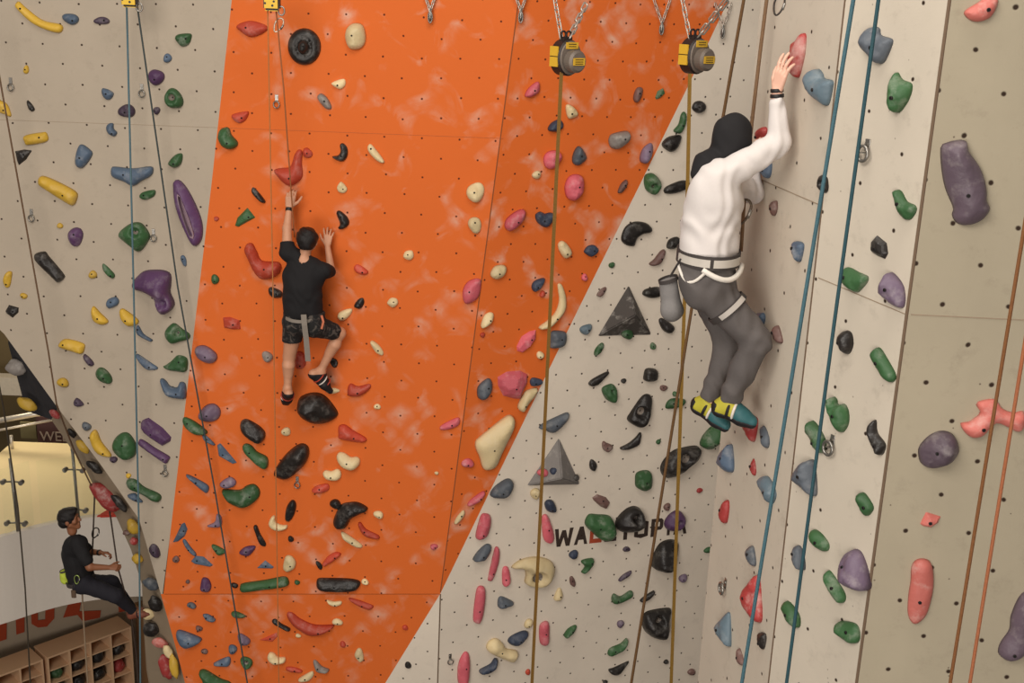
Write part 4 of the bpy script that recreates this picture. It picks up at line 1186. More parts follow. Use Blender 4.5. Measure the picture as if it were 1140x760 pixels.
# holds on the return face
def blob(name, px, py, w, h, a, y, col, label, dep=0.7, seed=0, pts=None):
    """a rounded hold facing left on the return wall"""
    c = J(px, py, y); s = (c-EYE).length/F
    bm = bmesh.new(); bmesh.ops.create_icosphere(bm, subdivisions=3, radius=1.0)
    ca, sa = math.cos(math.radians(a)), math.sin(math.radians(a))
    for v in bm.verts:
        p = v.co.copy(); k = 1+0.22*noise.noise(p*1.3+Vector((seed*7.1, 3, 1)))+0.1*noise.noise(p*3+Vector((seed, 9, 4)))
        X, Zz, Y = p.x*w/2*s*k, p.z*h/2*s*k, p.y*min(w, h)/2*s*dep*k
        v.co = Vector((X*ca-Zz*sa, Y, X*sa+Zz*ca))
    o = link(name, bm_mesh(name, bm, True), MATS[col], None, Matrix.Translation(c)); tag(o, label, 'climbing hold', 'holds on the return face at the left')
RET = [(18, 409, 20, 17, 0, 12.6, 'W', 'pale grey hold on the black triangular panel'),
 (30, 450, 21, 13, -25, 12.6, 'Y', 'yellow half-moon hold at the foot of the black panel'),
 (61, 461, 13, 8, -45, 12.3, 'D', 'small red hold at the tip of the black panel'),
 (80, 482, 11, 7, -50, 12.35, 'K', 'black hold second from the top on the return edge'),
 (92, 497, 9, 18, 38, 12.35, 'Y', 'yellow hold on the return edge above the red slab'),
 (105, 520, 20, 9, -40, 12.45, 'K', 'black hold just above the red slab on the return edge'),
 (117, 553, 19, 40, 40, 12.45, 'D', 'large dark red slab hold on the return edge'),
 (133, 560, 9, 24, 38, 12.3, 'K', 'long black hold beside the red slab'),
 (148, 586, 13, 18, 15, 12.35, 'Y', 'bright yellow hold right of the belayer'),
 (141, 593, 8, 6, 0, 12.45, 'O', 'small brown hold left of the bright yellow one'),
 (149, 602, 8, 9, 0, 12.35, 'D', 'small red hold under the bright yellow one'),
 (153, 622, 11, 12, 20, 12.4, 'Y', 'lower yellow hold right of the belayer'),
 (168, 650, 18, 13, -30, 12.3, 'S', 'slate hold level with the knees of the belayer'),
 (173, 672, 13, 18, 20, 12.3, 'K', 'dark hold above the feet of the belayer'),
 (164, 683, 14, 12, 0, 12.4, 'C', 'cream hold beside the feet of the belayer'),
 (168, 700, 18, 16, 10, 12.45, 'K', 'black hold below the feet of the belayer'),
 (178, 715, 17, 11, -20, 12.4, 'F', 'pinkish hold low on the return edge'),
 (187, 725, 9, 16, 20, 12.3, 'C', 'tall cream hold low on the return edge'),
 (184, 742, 13, 28, 10, 12.4, 'D', 'tall red hold at the bottom of the return edge'),
 (194, 742, 9, 28, 8, 12.25, 'Y', 'tall yellow hold at the bottom of the return edge')]
FE = [(p, fr_plane(p).hit(*p).y+0.142) for p in front]
def ret_y(px, py):
    fx = np.interp(py, [p[1] for p, y in FE], [p[0] for p, y in FE]); fy = np.interp(py, [p[1] for p, y in FE], [y for p, y in FE])
    bx = np.interp(py, [p[1] for p, y in back], [p[0] for p, y in back]); by = np.interp(py, [p[1] for p, y in back], [y for p, y in back])
    t = np.clip((px-fx)/(bx-fx), 0, 1.05); return float(fy+(by-fy)*t)
for i, r in enumerate(RET): blob('climbing_hold', *r[:5], ret_y(r[0], r[1])-0.10, r[6], r[7], seed=i)
# the hall: balcony, rails, signs, shelves
M_FASC = plain('balcony_paint', (226, 216, 204), 0.6, var=0.03)
M_CREAM = plain('balcony_floor', (246, 226, 178), 0.6, var=0.04)
M_OLIVE = plain('hall_wall', (112, 96, 66), 0.8, var=0.15, scale=6)
M_TUBE = plain('rail_steel', (214, 206, 194), 0.3, 0.5)
ZB = 4.35
edge_px = [(-160, 640), (-60, 613), (0, 598), (40, 587), (80, 579), (130, 574), (190, 573), (260, 576)]
top = [JZ(x, y, ZB) for x, y in edge_px]
bot = []
for p, (x, y) in zip(top, [(-160, 735), (-60, 709), (0, 690), (40, 682), (80, 676), (130, 672), (190, 672), (260, 676)]):
    q = J(x, y, p.y); bot.append(Vector((p.x, p.y, min(q.z, ZB-0.5))))
zlow = sum(b.z for b in bot)/len(bot)+0.05
bm = bmesh.new(); N_ = len(top); yb = 24.0
def fine(pl, n=6):
    out = []
    for i in range(len(pl)-1):
        a, b, c, d = pl[max(i-1, 0)], pl[i], pl[i+1], pl[min(i+2, len(pl)-1)]
        for t in np.linspace(0, 1, n, endpoint=False):
            out.append(0.5*((2*b)+(-a+c)*t+(2*a-5*b+4*c-d)*t*t+(-a+3*b-3*c+d)*t**3))
    return out+[pl[-1]]
ft = fine(top)
up = [bm.verts.new((p.x, p.y, ZB)) for p in ft]; lo = [bm.verts.new((p.x, p.y, zlow)) for p in ft]
up2 = [bm.verts.new((p.x, p.y+0.12, ZB)) for p in ft]; lo2 = [bm.verts.new((p.x, p.y+0.12, zlow)) for p in ft]
for i in range(len(ft)-1):
    for a, b in ((up, lo), (lo, lo2), (lo2, up2), (up2, up)): bm.faces.new((a[i], a[i+1], b[i+1], b[i]))
o = link('trim_9', bm_mesh('trim_9', bm, False), M_FASC); o['kind'] = 'structure'
bm = bmesh.new()
fl = [bm.verts.new((p.x, p.y+0.1, ZB-0.02)) for p in ft]; fb = [bm.verts.new((p.x, 17.6, ZB-0.02)) for p in ft]
fl2 = [bm.verts.new((p.x, p.y+0.1, ZB-0.25)) for p in ft]; fb2 = [bm.verts.new((p.x, 17.6, ZB-0.25)) for p in ft]
for i in range(len(ft)-1):
    for a, b in ((fl, fb), (fb, fb2), (fb2, fl2), (fl2, fl)): bm.faces.new((a[i], a[i+1], b[i+1], b[i]))
o = link('floor_balcony', bm_mesh('floor_balcony', bm), M_CREAM); o['kind'] = 'structure'
def wallbox(name, c, sx, sy, sz, mat, rz=0):
    bm = bmesh.new(); add_box(bm, (0, 0, 0), sx, sy, sz)
    o = link(name, bm_mesh(name, bm), mat, None, Matrix.Translation(c) @ Matrix.Rotation(rz, 4, 'Z')); o['kind'] = 'structure'; return o
wallbox('wall_back', (-4, 21.5, 8), 18, 0.2, 16, M_OLIVE)
wallbox('trim_10', (-9, 20.5, (J(20, 428, 20.5)).z), 8, 0.25, 0.34, plain('beam', (206, 196, 180), 0.7))
wallbox('floor', (0, 8, -0.1), 40, 32, 0.2, plain('floor_mat', (86, 80, 78), 0.9))
# far balustrade on the balcony: rail, glass, posts
def tube(name, pts, r, mat, parent=None, mw=None):
    bm = bmesh.new(); add_tube(bm, pts, r, 10); return link(name, bm_mesh(name, bm, True), mat, parent, mw)
yR = 17.3
glass, gt, gN, gL, gb = nt('rail_glass')
gb.inputs['Base Color'].default_value = (0.96, 0.98, 0.96, 1); gb.inputs['Roughness'].default_value = 0.03; gb.inputs['Transmission Weight'].default_value = 1.0; gb.inputs['IOR'].default_value = 1.05
a, b = J(-70, 480, yR), J(95, 451, yR-0.2)
a2, b2_ = J(-70, 530, yR), J(150, 503, yR-0.2)
root = empty('balustrade', Vector((a.x, a.y, ZB))); tag(root, 'far steel and glass balustrade behind the WELCOME sign', 'railing')
W0 = Matrix.Identity(4)
def part(o_name, bm, mat, root, smooth=False): return link(o_name, bm_mesh(o_name, bm, smooth), mat, root, W0)
bm = bmesh.new(); add_tube(bm, [a, b], 0.045, 10); part('handrail', bm, M_TUBE, root, True)
bm = bmesh.new(); add_tube(bm, [a2, b2_], 0.045, 10); part('lower_rail', bm, M_TUBE, root, True)
a3, b3_ = J(-70, 492, yR), J(60, 467, yR-0.1)
bm = bmesh.new(); add_tube(bm, [a3, b3_], 0.02, 8); part('wire_rail', bm, M_TUBE, root, True)
for px in (11, -50, 78):
    p = J(px, 470, yR); bm = bmesh.new(); add_tube(bm, [Vector((p.x, p.y, ZB-0.02)), Vector((p.x, p.y, a.z-0.02))], 0.028, 8); part('post', bm, M_TUBE, root, True)
# near glass balustrade of the balcony
root = empty('glass_balustrade', Vector((top[2].x, top[2].y, ZB))); tag(root, 'near glass balustrade on thin posts along the balcony edge', 'railing')
for (pa, pb) in ((2, 3), (3, 5)):
    A_, B_ = top[pa]+Vector((0.05, 0.06, 0)), top[pb]+Vector((-0.05, 0.06, 0))
    bm = bmesh.new(); d = (B_-A_); nn = Vector((-d.y, d.x, 0)).normalized()*0.006
    vs = [A_-nn, B_-nn, B_+nn, A_+nn]; l = [bm.verts.new((v.x, v.y, ZB+0.03)) for v in vs]; u_ = [bm.verts.new((v.x, v.y, ZB+0.95)) for v in vs]
    bm.faces.new(l); bm.faces.new(u_)
    for i in range(4): bm.faces.new((l[i], l[(i+1) % 4], u_[(i+1) % 4], u_[i]))
    part('glass_pane', bm, glass, root)
for px, py in ((17, 594), (85, 579)):
    q = JZ(px, py, ZB); bm = bmesh.new(); add_tube(bm, [Vector((q.x, q.y+0.09, ZB-0.1)), Vector((q.x-0.02, q.y+0.09, ZB+1.05))], 0.022, 8); part('post', bm, M_STEEL, root, True)
    for z in (0.12, 0.72):
        for s in (-1, 1):
            bm = bmesh.new(); add_tube(bm, [Vector((q.x+s*0.02, q.y+0.09, ZB+z)), Vector((q.x+s*0.12, q.y+0.05, ZB+z+0.01))], 0.012, 6)
            add_tube(bm, [Vector((q.x+s*0.12, q.y+0.02, ZB+z+0.01)), Vector((q.x+s*0.12, q.y+0.08, ZB+z+0.01))], 0.034, 10)
            part('clamp', bm, M_STEEL, root)
# welcome sign and poster beyond
def board(name, px0, py0, px1, py1, y, mat, label, cat):
    A_, B_ = J(px0, py1, y), J(px1, py0, y)
    c = (A_+B_)/2; bm = bmesh.new(); add_box(bm, (0, 0, 0), abs(B_.x-A_.x), 0.04, abs(B_.z-A_.z))
    o = link(name, bm_mesh(name, bm), mat, None, Matrix.Translation(c)); tag(o, label, cat); return o, c, abs(B_.x-A_.x), abs(B_.z-A_.z)
so, c, w, h = board('welcome_sign', 44, 466, 108, 506, 18.4, plain('sign_maroon', (92, 62, 58), 0.7), 'dark maroon board reading WELCOME beyond the balcony rail', 'sign')
fc = bpy.data.curves.new('sign_text', 'FONT'); fc.body = 'WELCOME'; fc.size = 0.24; fc.extrude = 0.006; fc.align_x = 'LEFT'; fc.align_y = 'CENTER'
tmp = bpy.data.objects.new('sign_text', fc); C.objects.link(tmp); bpy.context.view_layer.update()
dg = bpy.context.evaluated_depsgraph_get(); me = bpy.data.meshes.new_from_object(tmp.evaluated_get(dg)); bpy.data.objects.remove(tmp)
for v in me.vertices: v.co = Vector((v.co.x-w/2+0.04, -0.026-v.co.z*0.5, v.co.y+0.0))
me.materials.clear()
link('sign_text', me, plain('sign_white', (196, 176, 160), 0.7), so, Matrix.Translation(c))
board('poster', 24, 470, 40, 487, 18.4, plain('poster_paper', (128, 118, 82), 0.8), 'small yellowish poster left of the WELCOME board', 'poster')
# red pennant lying at the balcony edge
p0, p1, p2 = JZ(108, 574, ZB+0.02), JZ(132, 573, ZB+0.02), JZ(128, 562, ZB+0.02)
bm = bmesh.new(); f = [bm.verts.new(p) for p in (p0, p1, p2)]; k = [bm.verts.new(p-Vector((0, 0, 0.03))) for p in (p0, p1, p2)]
bm.faces.new(f); bm.faces.new(k[::-1])
for i in range(3): bm.faces.new((f[i], k[i], k[(i+1) % 3], f[(i+1) % 3]))
tag(link('floor_mat', bm_mesh('floor_mat', bm), plain('mat_red', (190, 60, 44), 0.8)), 'red triangular mat lying on the cream balcony floor', 'mat')
# wall with the big letters under the balcony, running away to the right
dW = Vector((math.sin(math.radians(52)), math.cos(math.radians(52)), 0))
PW = Plane('W', J(60, 712, 16.6), dW, Z3)
cW = PW.o; L0 = 9
wallbox('wall_letters', (cW.x+PW.n.x*-0.08, cW.y+PW.n.y*-0.08, 2.1), L0, 0.15, 4.2, plain('letter_wall', (176, 158, 136), 0.8, var=0.04), math.radians(38))
M_RED = plain('letter_red', (170, 66, 34), 0.7)
root = empty('wall_lettering', cW); tag(root, 'big orange-red lettering on the wall under the balcony', 'lettering')
for pl in ([(-6, 660), (8, 655), (7, 711), (-8, 716)], [(16, 655), (27, 655), (27, 703), (18, 706)],
           [(33, 655), (41, 655), (42, 690), (50, 689), (51, 655), (61, 655), (60, 688), (52, 697), (42, 698), (35, 694)],
           [(70, 687), (80, 660), (92, 660), (88, 680), (112, 679), (111, 687), (92, 691), (86, 684)], [(131, 655), (140, 655), (139, 680), (132, 681)]):
    bm, mw = letter_poly('letter', PW, [pl], M_RED, 0.012); link('letter', bm_mesh('letter', bm), M_RED, root, mw)
# shoe shelves
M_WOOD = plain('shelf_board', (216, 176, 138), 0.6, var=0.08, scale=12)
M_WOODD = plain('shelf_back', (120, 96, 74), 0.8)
P_a, P_b = JZ(52, 732, 1.55), JZ(146, 697, 1.55)
dS = (P_b-P_a); dS.z = 0; LS = dS.length; dS.normalize(); nS = Vector((-dS.y, dS.x, 0))
if nS.y < 0: nS = -nS
def shelf(o0, length, cols, label, z=1.55, dep=0.45):
    rz = math.atan2(dS.y, dS.x)
    mw = Matrix.Translation((o0.x, o0.y, 0)) @ Matrix.Rotation(rz, 4, 'Z')
    root = link('shoe_shelf', None, None, None, mw); tag(root, label, 'shelf', 'shoe shelves under the letter wall')
    def pc(n, x0, x1, y0, y1, z0, z1, mat):
        bm = bmesh.new(); add_box(bm, ((x0+x1)/2, (y0+y1)/2, (z0+z1)/2), x1-x0, y1-y0, z1-z0); link(n, bm_mesh(n, bm), mat, root, mw)
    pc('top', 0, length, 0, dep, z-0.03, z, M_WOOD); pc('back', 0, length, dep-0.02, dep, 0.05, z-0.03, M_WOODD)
    for i in range(cols+1):
        x = (length-0.03)*i/cols; pc('upright', x, x+0.03, 0, dep-0.02, 0, z-0.03, M_WOOD)
    for zz in (0.1, 0.42, 0.74, 1.06, 1.30): 
        for i in range(cols):
            x = (length-0.03)*i/cols; pc('board', x+0.03, x+(length-0.03)/cols, 0.02, dep-0.02, zz-0.02, zz, M_WOOD)
    return mw
mwS = shelf(P_a, LS, 4, 'pale wooden shoe shelf below the belayer')
cw = (LS-0.03)/4
mwS2 = shelf(P_a-dS*(LS+0.06), LS, 4, 'pale wooden shoe shelf in the lower left corner')
stuff = [(0, 1.06, 'G', 'dull green bag in the first upper cell of the shelf'), (2, 1.06, 'K', 'dark bag in the third upper cell of the shelf'), (3, 1.06, 'K', 'dark bag in the last upper cell of the shelf'),
         (1, 1.06, 'K', 'dark bag in the second upper cell of the shelf'), (3, .74, 'D', 'dark red bag in the shelf corner nearest the wall'), (2, .74, 'K', 'black bag in the third middle cell of the shelf'),
         (1, .74, 'K', 'black bag in the second middle cell of the shelf'), (0, .74, 'N', 'dark bag in the first middle cell of the shelf')]
for i, (cx, z, col, lab) in enumerate(stuff):
    bm = bmesh.new(); bmesh.ops.create_icosphere(bm, subdivisions=3, radius=1)
    for v in bm.verts:
        k = 1+0.25*noise.noise(v.co*1.6+Vector((i*3.1, 0, 0))); v.co = Vector((v.co.x*cw*0.36*k, v.co.y*0.15*k, max(v.co.z, -0.7)*0.12*k+0.084))
    zmin = min(v.co.z for v in bm.verts)
    for v in bm.verts: v.co.z -= zmin
    o = link('bag', bm_mesh('bag', bm, True), MATS[col], None, mwS @ Matrix.Translation((cw*(cx+0.5)+0.015, 0.21, z))); tag(o, lab, 'bag', 'bags and shoes in the shelf')
    b2 = bmesh.new(); add_loop(b2, [(0.05*math.cos(t), -0.12, 0.15+0.045*math.sin(t)) for t in np.linspace(0, 6.283, 12, endpoint=False)], 0.008, 5)
    link('handle', bm_mesh('handle', b2, True), MATS[col], o, parent_mw[o.name])
wallbox('trim_11', P_b+dS*0.22+Vector((0, 0.1, 0.8-P_b.z)), 0.16, 0.5, 1.9, plain('post_wood', (150, 112, 76), 0.7), math.radians(38))
# ------------------------------------------------------------------ people: smooth-blended bodies
V = Vector
def npv(a): return np.array(a, dtype=np.float32)
def sdf_mesh(name, prims, res, root, mat, clips=(), wrinkle=0.0, wfreq=9.0, wdir=None, seed=0, cut=()):
    """prims: ('c', a, b, ra, rb, k) tapered capsule | ('e', centre, radii, (x,y,z axes) or None, k)"""
    lo = np.full(3, 1e9); hi = -lo
    bbs = []
    for p in prims:
        if p[0] == 'c':
            a, b = npv(p[1]), npv(p[2]); r = max(p[3], p[4]); l = np.minimum(a, b)-r; h = np.maximum(a, b)+r
        else:
            c = npv(p[1]); r = max(p[2]); l = c-r; h = c+r
        bbs.append((l, h)); lo = np.minimum(lo, l); hi = np.maximum(hi, h)
    lo -= 4*res; hi += 4*res
    n = np.ceil((hi-lo)/res).astype(int)+1
    ax = [lo[i]+res*np.arange(n[i]) for i in range(3)]
    D = np.full(n, 0.08, np.float32)
    for p, (l, h) in zip(prims, bbs):
        k = p[-1]; pad = k+3*res
        i0 = np.maximum(0, np.floor((l-pad-lo)/res).astype(int)); i1 = np.minimum(n, np.ceil((h+pad-lo)/res).astype(int)+1)
        s = tuple(slice(i0[i], i1[i]) for i in range(3))
        X = ax[0][s[0]][:, None, None].astype(np.float32); Y = ax[1][s[1]][None, :, None].astype(np.float32); Zz = ax[2][s[2]][None, None, :].astype(np.float32)
        if p[0] == 'c':
            a, b = npv(p[1]), npv(p[2]); ab = b-a; q = max(float(ab@ab), 1e-9)
            t = np.clip(((X-a[0])*ab[0]+(Y-a[1])*ab[1]+(Zz-a[2])*ab[2])/q, 0, 1)
            d = np.sqrt((X-a[0]-t*ab[0])**2+(Y-a[1]-t*ab[1])**2+(Zz-a[2]-t*ab[2])**2)-(p[3]+(p[4]-p[3])*t)
        else:
            c = npv(p[1]); R = p[2]; A = p[3] or (V((1, 0, 0)), V((0, 1, 0)), V((0, 0, 1)))
            q = [((X-c[0])*A[i][0]+(Y-c[1])*A[i][1]+(Zz-c[2])*A[i][2]) for i in range(3)]
            k0 = np.sqrt(sum((q[i]/R[i])**2 for i in range(3))); k1 = np.sqrt(sum((q[i]/R[i]**2)**2 for i in range(3)))
            d = k0*(k0-1)/np.maximum(k1, 1e-6)
        o = D[s]; hh = np.clip(0.5+0.5*(o-d)/k, 0, 1)
        D[s] = o+(d-o)*hh-k*hh*(1-hh)
    GX, GY, GZ = ax[0][:, None, None], ax[1][None, :, None], ax[2][None, None, :]
    if wrinkle:
        w = V(wdir or (0.5, 0.3, 0.8)).normalized()
        ph = (GX*w.x+GY*w.y+GZ*w.z)*wfreq*6.28
        D = D+(wrinkle*(np.sin(ph+2.2*np.sin(GX*23+seed)+1.8*np.sin(GZ*17+seed*2))*np.sin(GX*31+GY*19+GZ*11+seed)+0.6*np.sin(ph*0.43+3*np.sin(GZ*9+GX*7)))).astype(np.float32)
    for pt, nr in clips:
        nr = V(nr).normalized()
        D = np.maximum(D, ((GX-pt[0])*nr.x+(GY-pt[1])*nr.y+(GZ-pt[2])*nr.z).astype(np.float32))
    for c, r in cut:
        D = np.maximum(D, (r-np.sqrt((GX-c[0])**2+(GY-c[1])**2+(GZ-c[2])**2)).astype(np.float32))
    # surface nets
    S = D < 0
    c8 = np.zeros(np.array(D.shape)-1, np.int8)
    for dx in (0, 1):
        for dy in (0, 1):
            for dz in (0, 1):
                c8 += S[dx:S.shape[0]-1+dx, dy:S.shape[1]-1+dy, dz:S.shape[2]-1+dz]
    act = (c8 > 0) & (c8 < 8); idx = np.full(act.shape, -1, np.int64); I = np.argwhere(act); idx[act] = np.arange(len(I))
    acc = np.zeros((len(I), 3)); cnt = np.zeros(len(I))
    cor = [np.array((x, y, z)) for x in (0, 1) for y in (0, 1) for z in (0, 1)]
    val = {tuple(c): D[I[:, 0]+c[0], I[:, 1]+c[1], I[:, 2]+c[2]] for c in cor}
    for a in cor:
        for i in range(3):
            if a[i] == 0:
                b = a.copy(); b[i] = 1; va, vb = val[tuple(a)], val[tuple(b)]
                m = (va < 0) != (vb < 0); t = np.where(m, va/np.where(va == vb, 1, va-vb), 0)
                acc += np.where(m[:, None], a+t[:, None]*(b-a), 0); cnt += m
    P_ = lo+(I+acc/np.maximum(cnt, 1)[:, None])*res
    faces = []
    for i in range(3):
        j, k = (i+1) % 3, (i+2) % 3
        s0 = [slice(None)]*3; s1 = [slice(None)]*3; s0[i] = slice(0, -1); s1[i] = slice(1, None)
        e = S[tuple(s0)] != S[tuple(s1)]; flip = S[tuple(s0)]
        E = np.argwhere(e); fl = flip[e]
        ok = (E[:, j] > 0) & (E[:, k] > 0) & (E[:, j] < D.shape[j]-1) & (E[:, k] < D.shape[k]-1); E = E[ok]; fl = fl[ok]
        def g(dj, dk):
            q = E.copy(); q[:, j] += dj; q[:, k] += dk; return idx[q[:, 0], q[:, 1], q[:, 2]]
        quad = np.stack([g(-1, -1), g(0, -1), g(0, 0), g(-1, 0)], 1)
        quad[~fl] = quad[~fl][:, ::-1]; faces.append(quad)
    Fq = np.vstack(faces); Fq = Fq[(Fq >= 0).all(1)]
    base = np.array(parent_mw[root.name].translation)
    me = mesh_from(name, (P_-base).tolist(), Fq.tolist())
    # keep only sizeable shells
    o = link(name, me, mat, root, parent_mw[root.name].copy())
    return o
def cap(a, b, ra, rb, k=0.02): return ('c', a, b, ra, rb, k)
def ell(c, r, A=None, k=0.02): return ('e', c, r, A, k)
def frame(f, u):
    f = V(f).normalized(); s = f.cross(V(u)).normalized(); u2 = s.cross(f).normalized(); return s, f, u2
def head(c, f, u, sc=1.0):
    """c: centre of the head, f: where the face looks, u: crown"""
    s, f, u = frame(f, u); A = (s, f, u); P = []
    P.append(ell(c+u*0.025*sc-f*0.008*sc, (0.076*sc, 0.094*sc, 0.092*sc), A, 0.02))
    P.append(cap(c+f*0.03*sc-u*0.03*sc, c+f*0.062*sc-u*0.098*sc, 0.058*sc, 0.030*sc, 0.025))
    P.append(cap(c+s*0.048*sc-u*0.05*sc, c+f*0.055*sc-u*0.092*sc, 0.026*sc, 0.024*sc, 0.02)); P.append(cap(c-s*0.048*sc-u*0.05*sc, c+f*0.055*sc-u*0.092*sc, 0.026*sc, 0.024*sc, 0.02))
    P.append(cap(c+f*0.086*sc+u*0.012*sc, c+f*0.108*sc-u*0.032*sc, 0.009*sc, 0.014*sc, 0.010))       # nose
    P.append(cap(c+f*0.088*sc-u*0.036*sc+s*0.01, c+f*0.088*sc-u*0.036*sc-s*0.01, 0.010*sc, 0.010*sc, 0.006))
    P.append(cap(c+f*0.084*sc+u*0.024*sc+s*0.045*sc, c+f*0.084*sc+u*0.024*sc-s*0.045*sc, 0.011*sc, 0.011*sc, 0.016))  # brow
    P.append(cap(c+f*0.088*sc-u*0.060*sc+s*0.016*sc, c+f*0.088*sc-u*0.060*sc-s*0.016*sc, 0.008*sc, 0.008*sc, 0.006))  # upper lip
    P.append(cap(c+f*0.086*sc-u*0.072*sc+s*0.014*sc, c+f*0.086*sc-u*0.072*sc-s*0.014*sc, 0.009*sc, 0.009*sc, 0.006))
    for q in (-1, 1):
        P.append(ell(c+s*q*0.080*sc-u*0.008*sc-f*0.008*sc, (0.012*sc, 0.022*sc, 0.032*sc), (s, (f-u*0.2).normalized(), (u+f*0.2).normalized()), 0.008))  # ears
        P.append(ell(c+s*q*0.045*sc+f*0.06*sc-u*0.02*sc, (0.03*sc, 0.028*sc, 0.03*sc), A, 0.02))      # cheeks
    return P
def hand(w, f, back, thumb, sc=1.0, curl=(25, 35, 25), spread=8, ncurl=None):
    """w wrist, f towards the fingertips, back: out of the back of the hand, thumb: side of the thumb"""
    f = V(f).normalized(); b = (V(back)-f*V(back).dot(f)).normalized(); t = f.cross(b)
    if t.dot(V(thumb)) < 0: t = -t
    P = []
    kn = []
    for i, (off, ln) in enumerate(((0.030, 0.083), (0.010, 0.086), (-0.010, 0.082), (-0.029, 0.074))):
        k = w+f*ln*sc+t*off*sc; kn.append(k)
        P.append(cap(w+t*off*0.6*sc+f*0.012*sc, k, 0.0155*sc, 0.0125*sc, 0.010))
    L = ((0.044, 0.026, 0.022), (0.048, 0.031, 0.023), (0.045, 0.028, 0.022), (0.036, 0.021, 0.019))
    for i in range(4):
        a = math.radians((1.5-i)*spread); d = (f*math.cos(a)+t*math.sin(a)).normalized(); p = kn[i]; ang = 0
        side = d.cross(b)
        for j in range(3):
            ang += math.radians(curl[j]*(1+0.12*i)); dd = d*math.cos(ang)-b*math.sin(ang)
            q = p+dd*L[i][j]*sc; r0, r1 = (0.0098, 0.0090, 0.0082)[j]*sc, (0.0090, 0.0082, 0.0070)[j]*sc
            P.append(cap(p, q, r0, r1, 0.004)); p = q
    p = w+t*0.026*sc+f*0.022*sc; d = (f*0.62+t*0.7-b*0.25).normalized()
    for ln, r0, r1 in ((0.042, 0.015, 0.0115), (0.032, 0.011, 0.0098), (0.026, 0.0098, 0.008)):
        q = p+d*ln*sc; P.append(cap(p, q, r0*sc, r1*sc, 0.007)); p = q; d = (d*0.75+f*0.4-b*0.22).normalized()
    return P
def foot(ank, f, up, sc=1.0, infl=0.0):
    s, f, u = frame(f, up); P = []
    heel = ank-f*0.035*sc-u*0.055*sc
    P.append(cap(ank, heel, 0.040*sc+infl, 0.034*sc+infl, 0.03))
    P.append(cap(heel, ank+f*0.10*sc-u*0.062*sc, 0.032*sc+infl, 0.034*sc+infl, 0.03))
    P.append(cap(ank+f*0.02*sc-u*0.02*sc, ank+f*0.12*sc-u*0.058*sc, 0.038*sc+infl, 0.030*sc+infl, 0.03))
    P.append(cap(ank+f*0.10*sc-u*0.064*sc+s*0.018*sc, ank+f*0.175*sc-u*0.070*sc+s*0.012*sc, 0.026*sc+infl, 0.018*sc+infl, 0.02))
    P.append(cap(ank+f*0.10*sc-u*0.064*sc-s*0.018*sc, ank+f*0.165*sc-u*0.070*sc-s*0.014*sc, 0.026*sc+infl, 0.017*sc+infl, 0.02))
    return P
SKIN = plain('skin', (206, 150, 118), 0.5, var=0.08, scale=20); SKIN_D = plain('skin_tan', (140, 90, 62), 0.5, var=0.08, scale=20); SKIN_L = plain('skin_light', (224, 176, 154), 0.5, var=0.08, scale=20)
HAIR = plain('hair_black', (24, 18, 17), 0.45, bump=0.8, scale=120, var=0.3)
BLACKF = plain('black_fabric', (25, 23, 25), 0.85, bump=0.15, scale=200)
WHITEF = plain('white_fabric', (214, 206, 202), 0.85, bump=0.12, scale=220, var=0.03)
GREYF = plain('grey_fabric', (92, 86, 84), 0.85, bump=0.15, scale=220, var=0.08)
GREYL = plain('webbing_grey', (136, 126, 116), 0.7, bump=0.3, scale=300)
GREYD = plain('webbing_dark', (62, 56, 54), 0.8, bump=0.3, scale=300)
TRS = plain('navy_trousers', (30, 28, 36), 0.85, bump=0.15, scale=200)
def belt(name, c, ax, rx, ry, X, Y, h, th, mat, root, a0=0, a1=360, sag=0.0):
    """flat band round a body"""
    bm = bmesh.new(); n = 44; prev = None; first = None; full = a1-a0 >= 360
    ax = V(ax).normalized()
    for i in range(n+(0 if full else 1)):
        a = math.radians(a0+(a1-a0)*i/n); d = X*math.cos(a)*rx+Y*math.sin(a)*ry; o = (X*math.cos(a)/rx+Y*math.sin(a)/ry).normalized()
        q = c+d+ax*sag*math.sin(a)
        ring = [bm.verts.new(q+o*x+ax*z) for x, z in ((0, -h/2), (th, -h/2), (th, h/2), (0, h/2))]
        if prev:
            for j in range(4): bm.faces.new((prev[j], prev[(j+1) % 4], ring[(j+1) % 4], ring[j]))
        else: first = ring
        prev = ring
    if full:
        for j in range(4): bm.faces.new((prev[j], prev[(j+1) % 4], first[(j+1) % 4], first[j]))
    else: bm.faces.new(first); bm.faces.new(prev[::-1])
    base = parent_mw[root.name].translation
    for v in bm.verts: v.co -= base
    return link(name, bm_mesh(name, bm), mat, root, parent_mw[root.name].copy())
def ribbon(name, pts, side, w, th, mat, root, parent=None):
    bm = bmesh.new(); prev = None; base = parent_mw[root.name].translation
    pts = [V(p) for p in pts]
    for i, p in enumerate(pts):
        t = (pts[min(i+1, len(pts)-1)]-pts[max(i-1, 0)]).normalized(); s = V(side) if not isinstance(side, list) else side[i]
        s = (s-t*s.dot(t)).normalized(); n = t.cross(s)
        ring = [bm.verts.new(p-base+s*a*w/2+n*b*th/2) for a, b in ((-1, -1), (1, -1), (1, 1), (-1, 1))]
        if prev:
            for j in range(4): bm.faces.new((prev[j], prev[(j+1) % 4], ring[(j+1) % 4], ring[j]))
        else: bm.faces.new(ring)
        prev = ring
    bm.faces.new(prev[::-1])
    return link(name, bm_mesh(name, bm), mat, parent or root, parent_mw[root.name].copy())
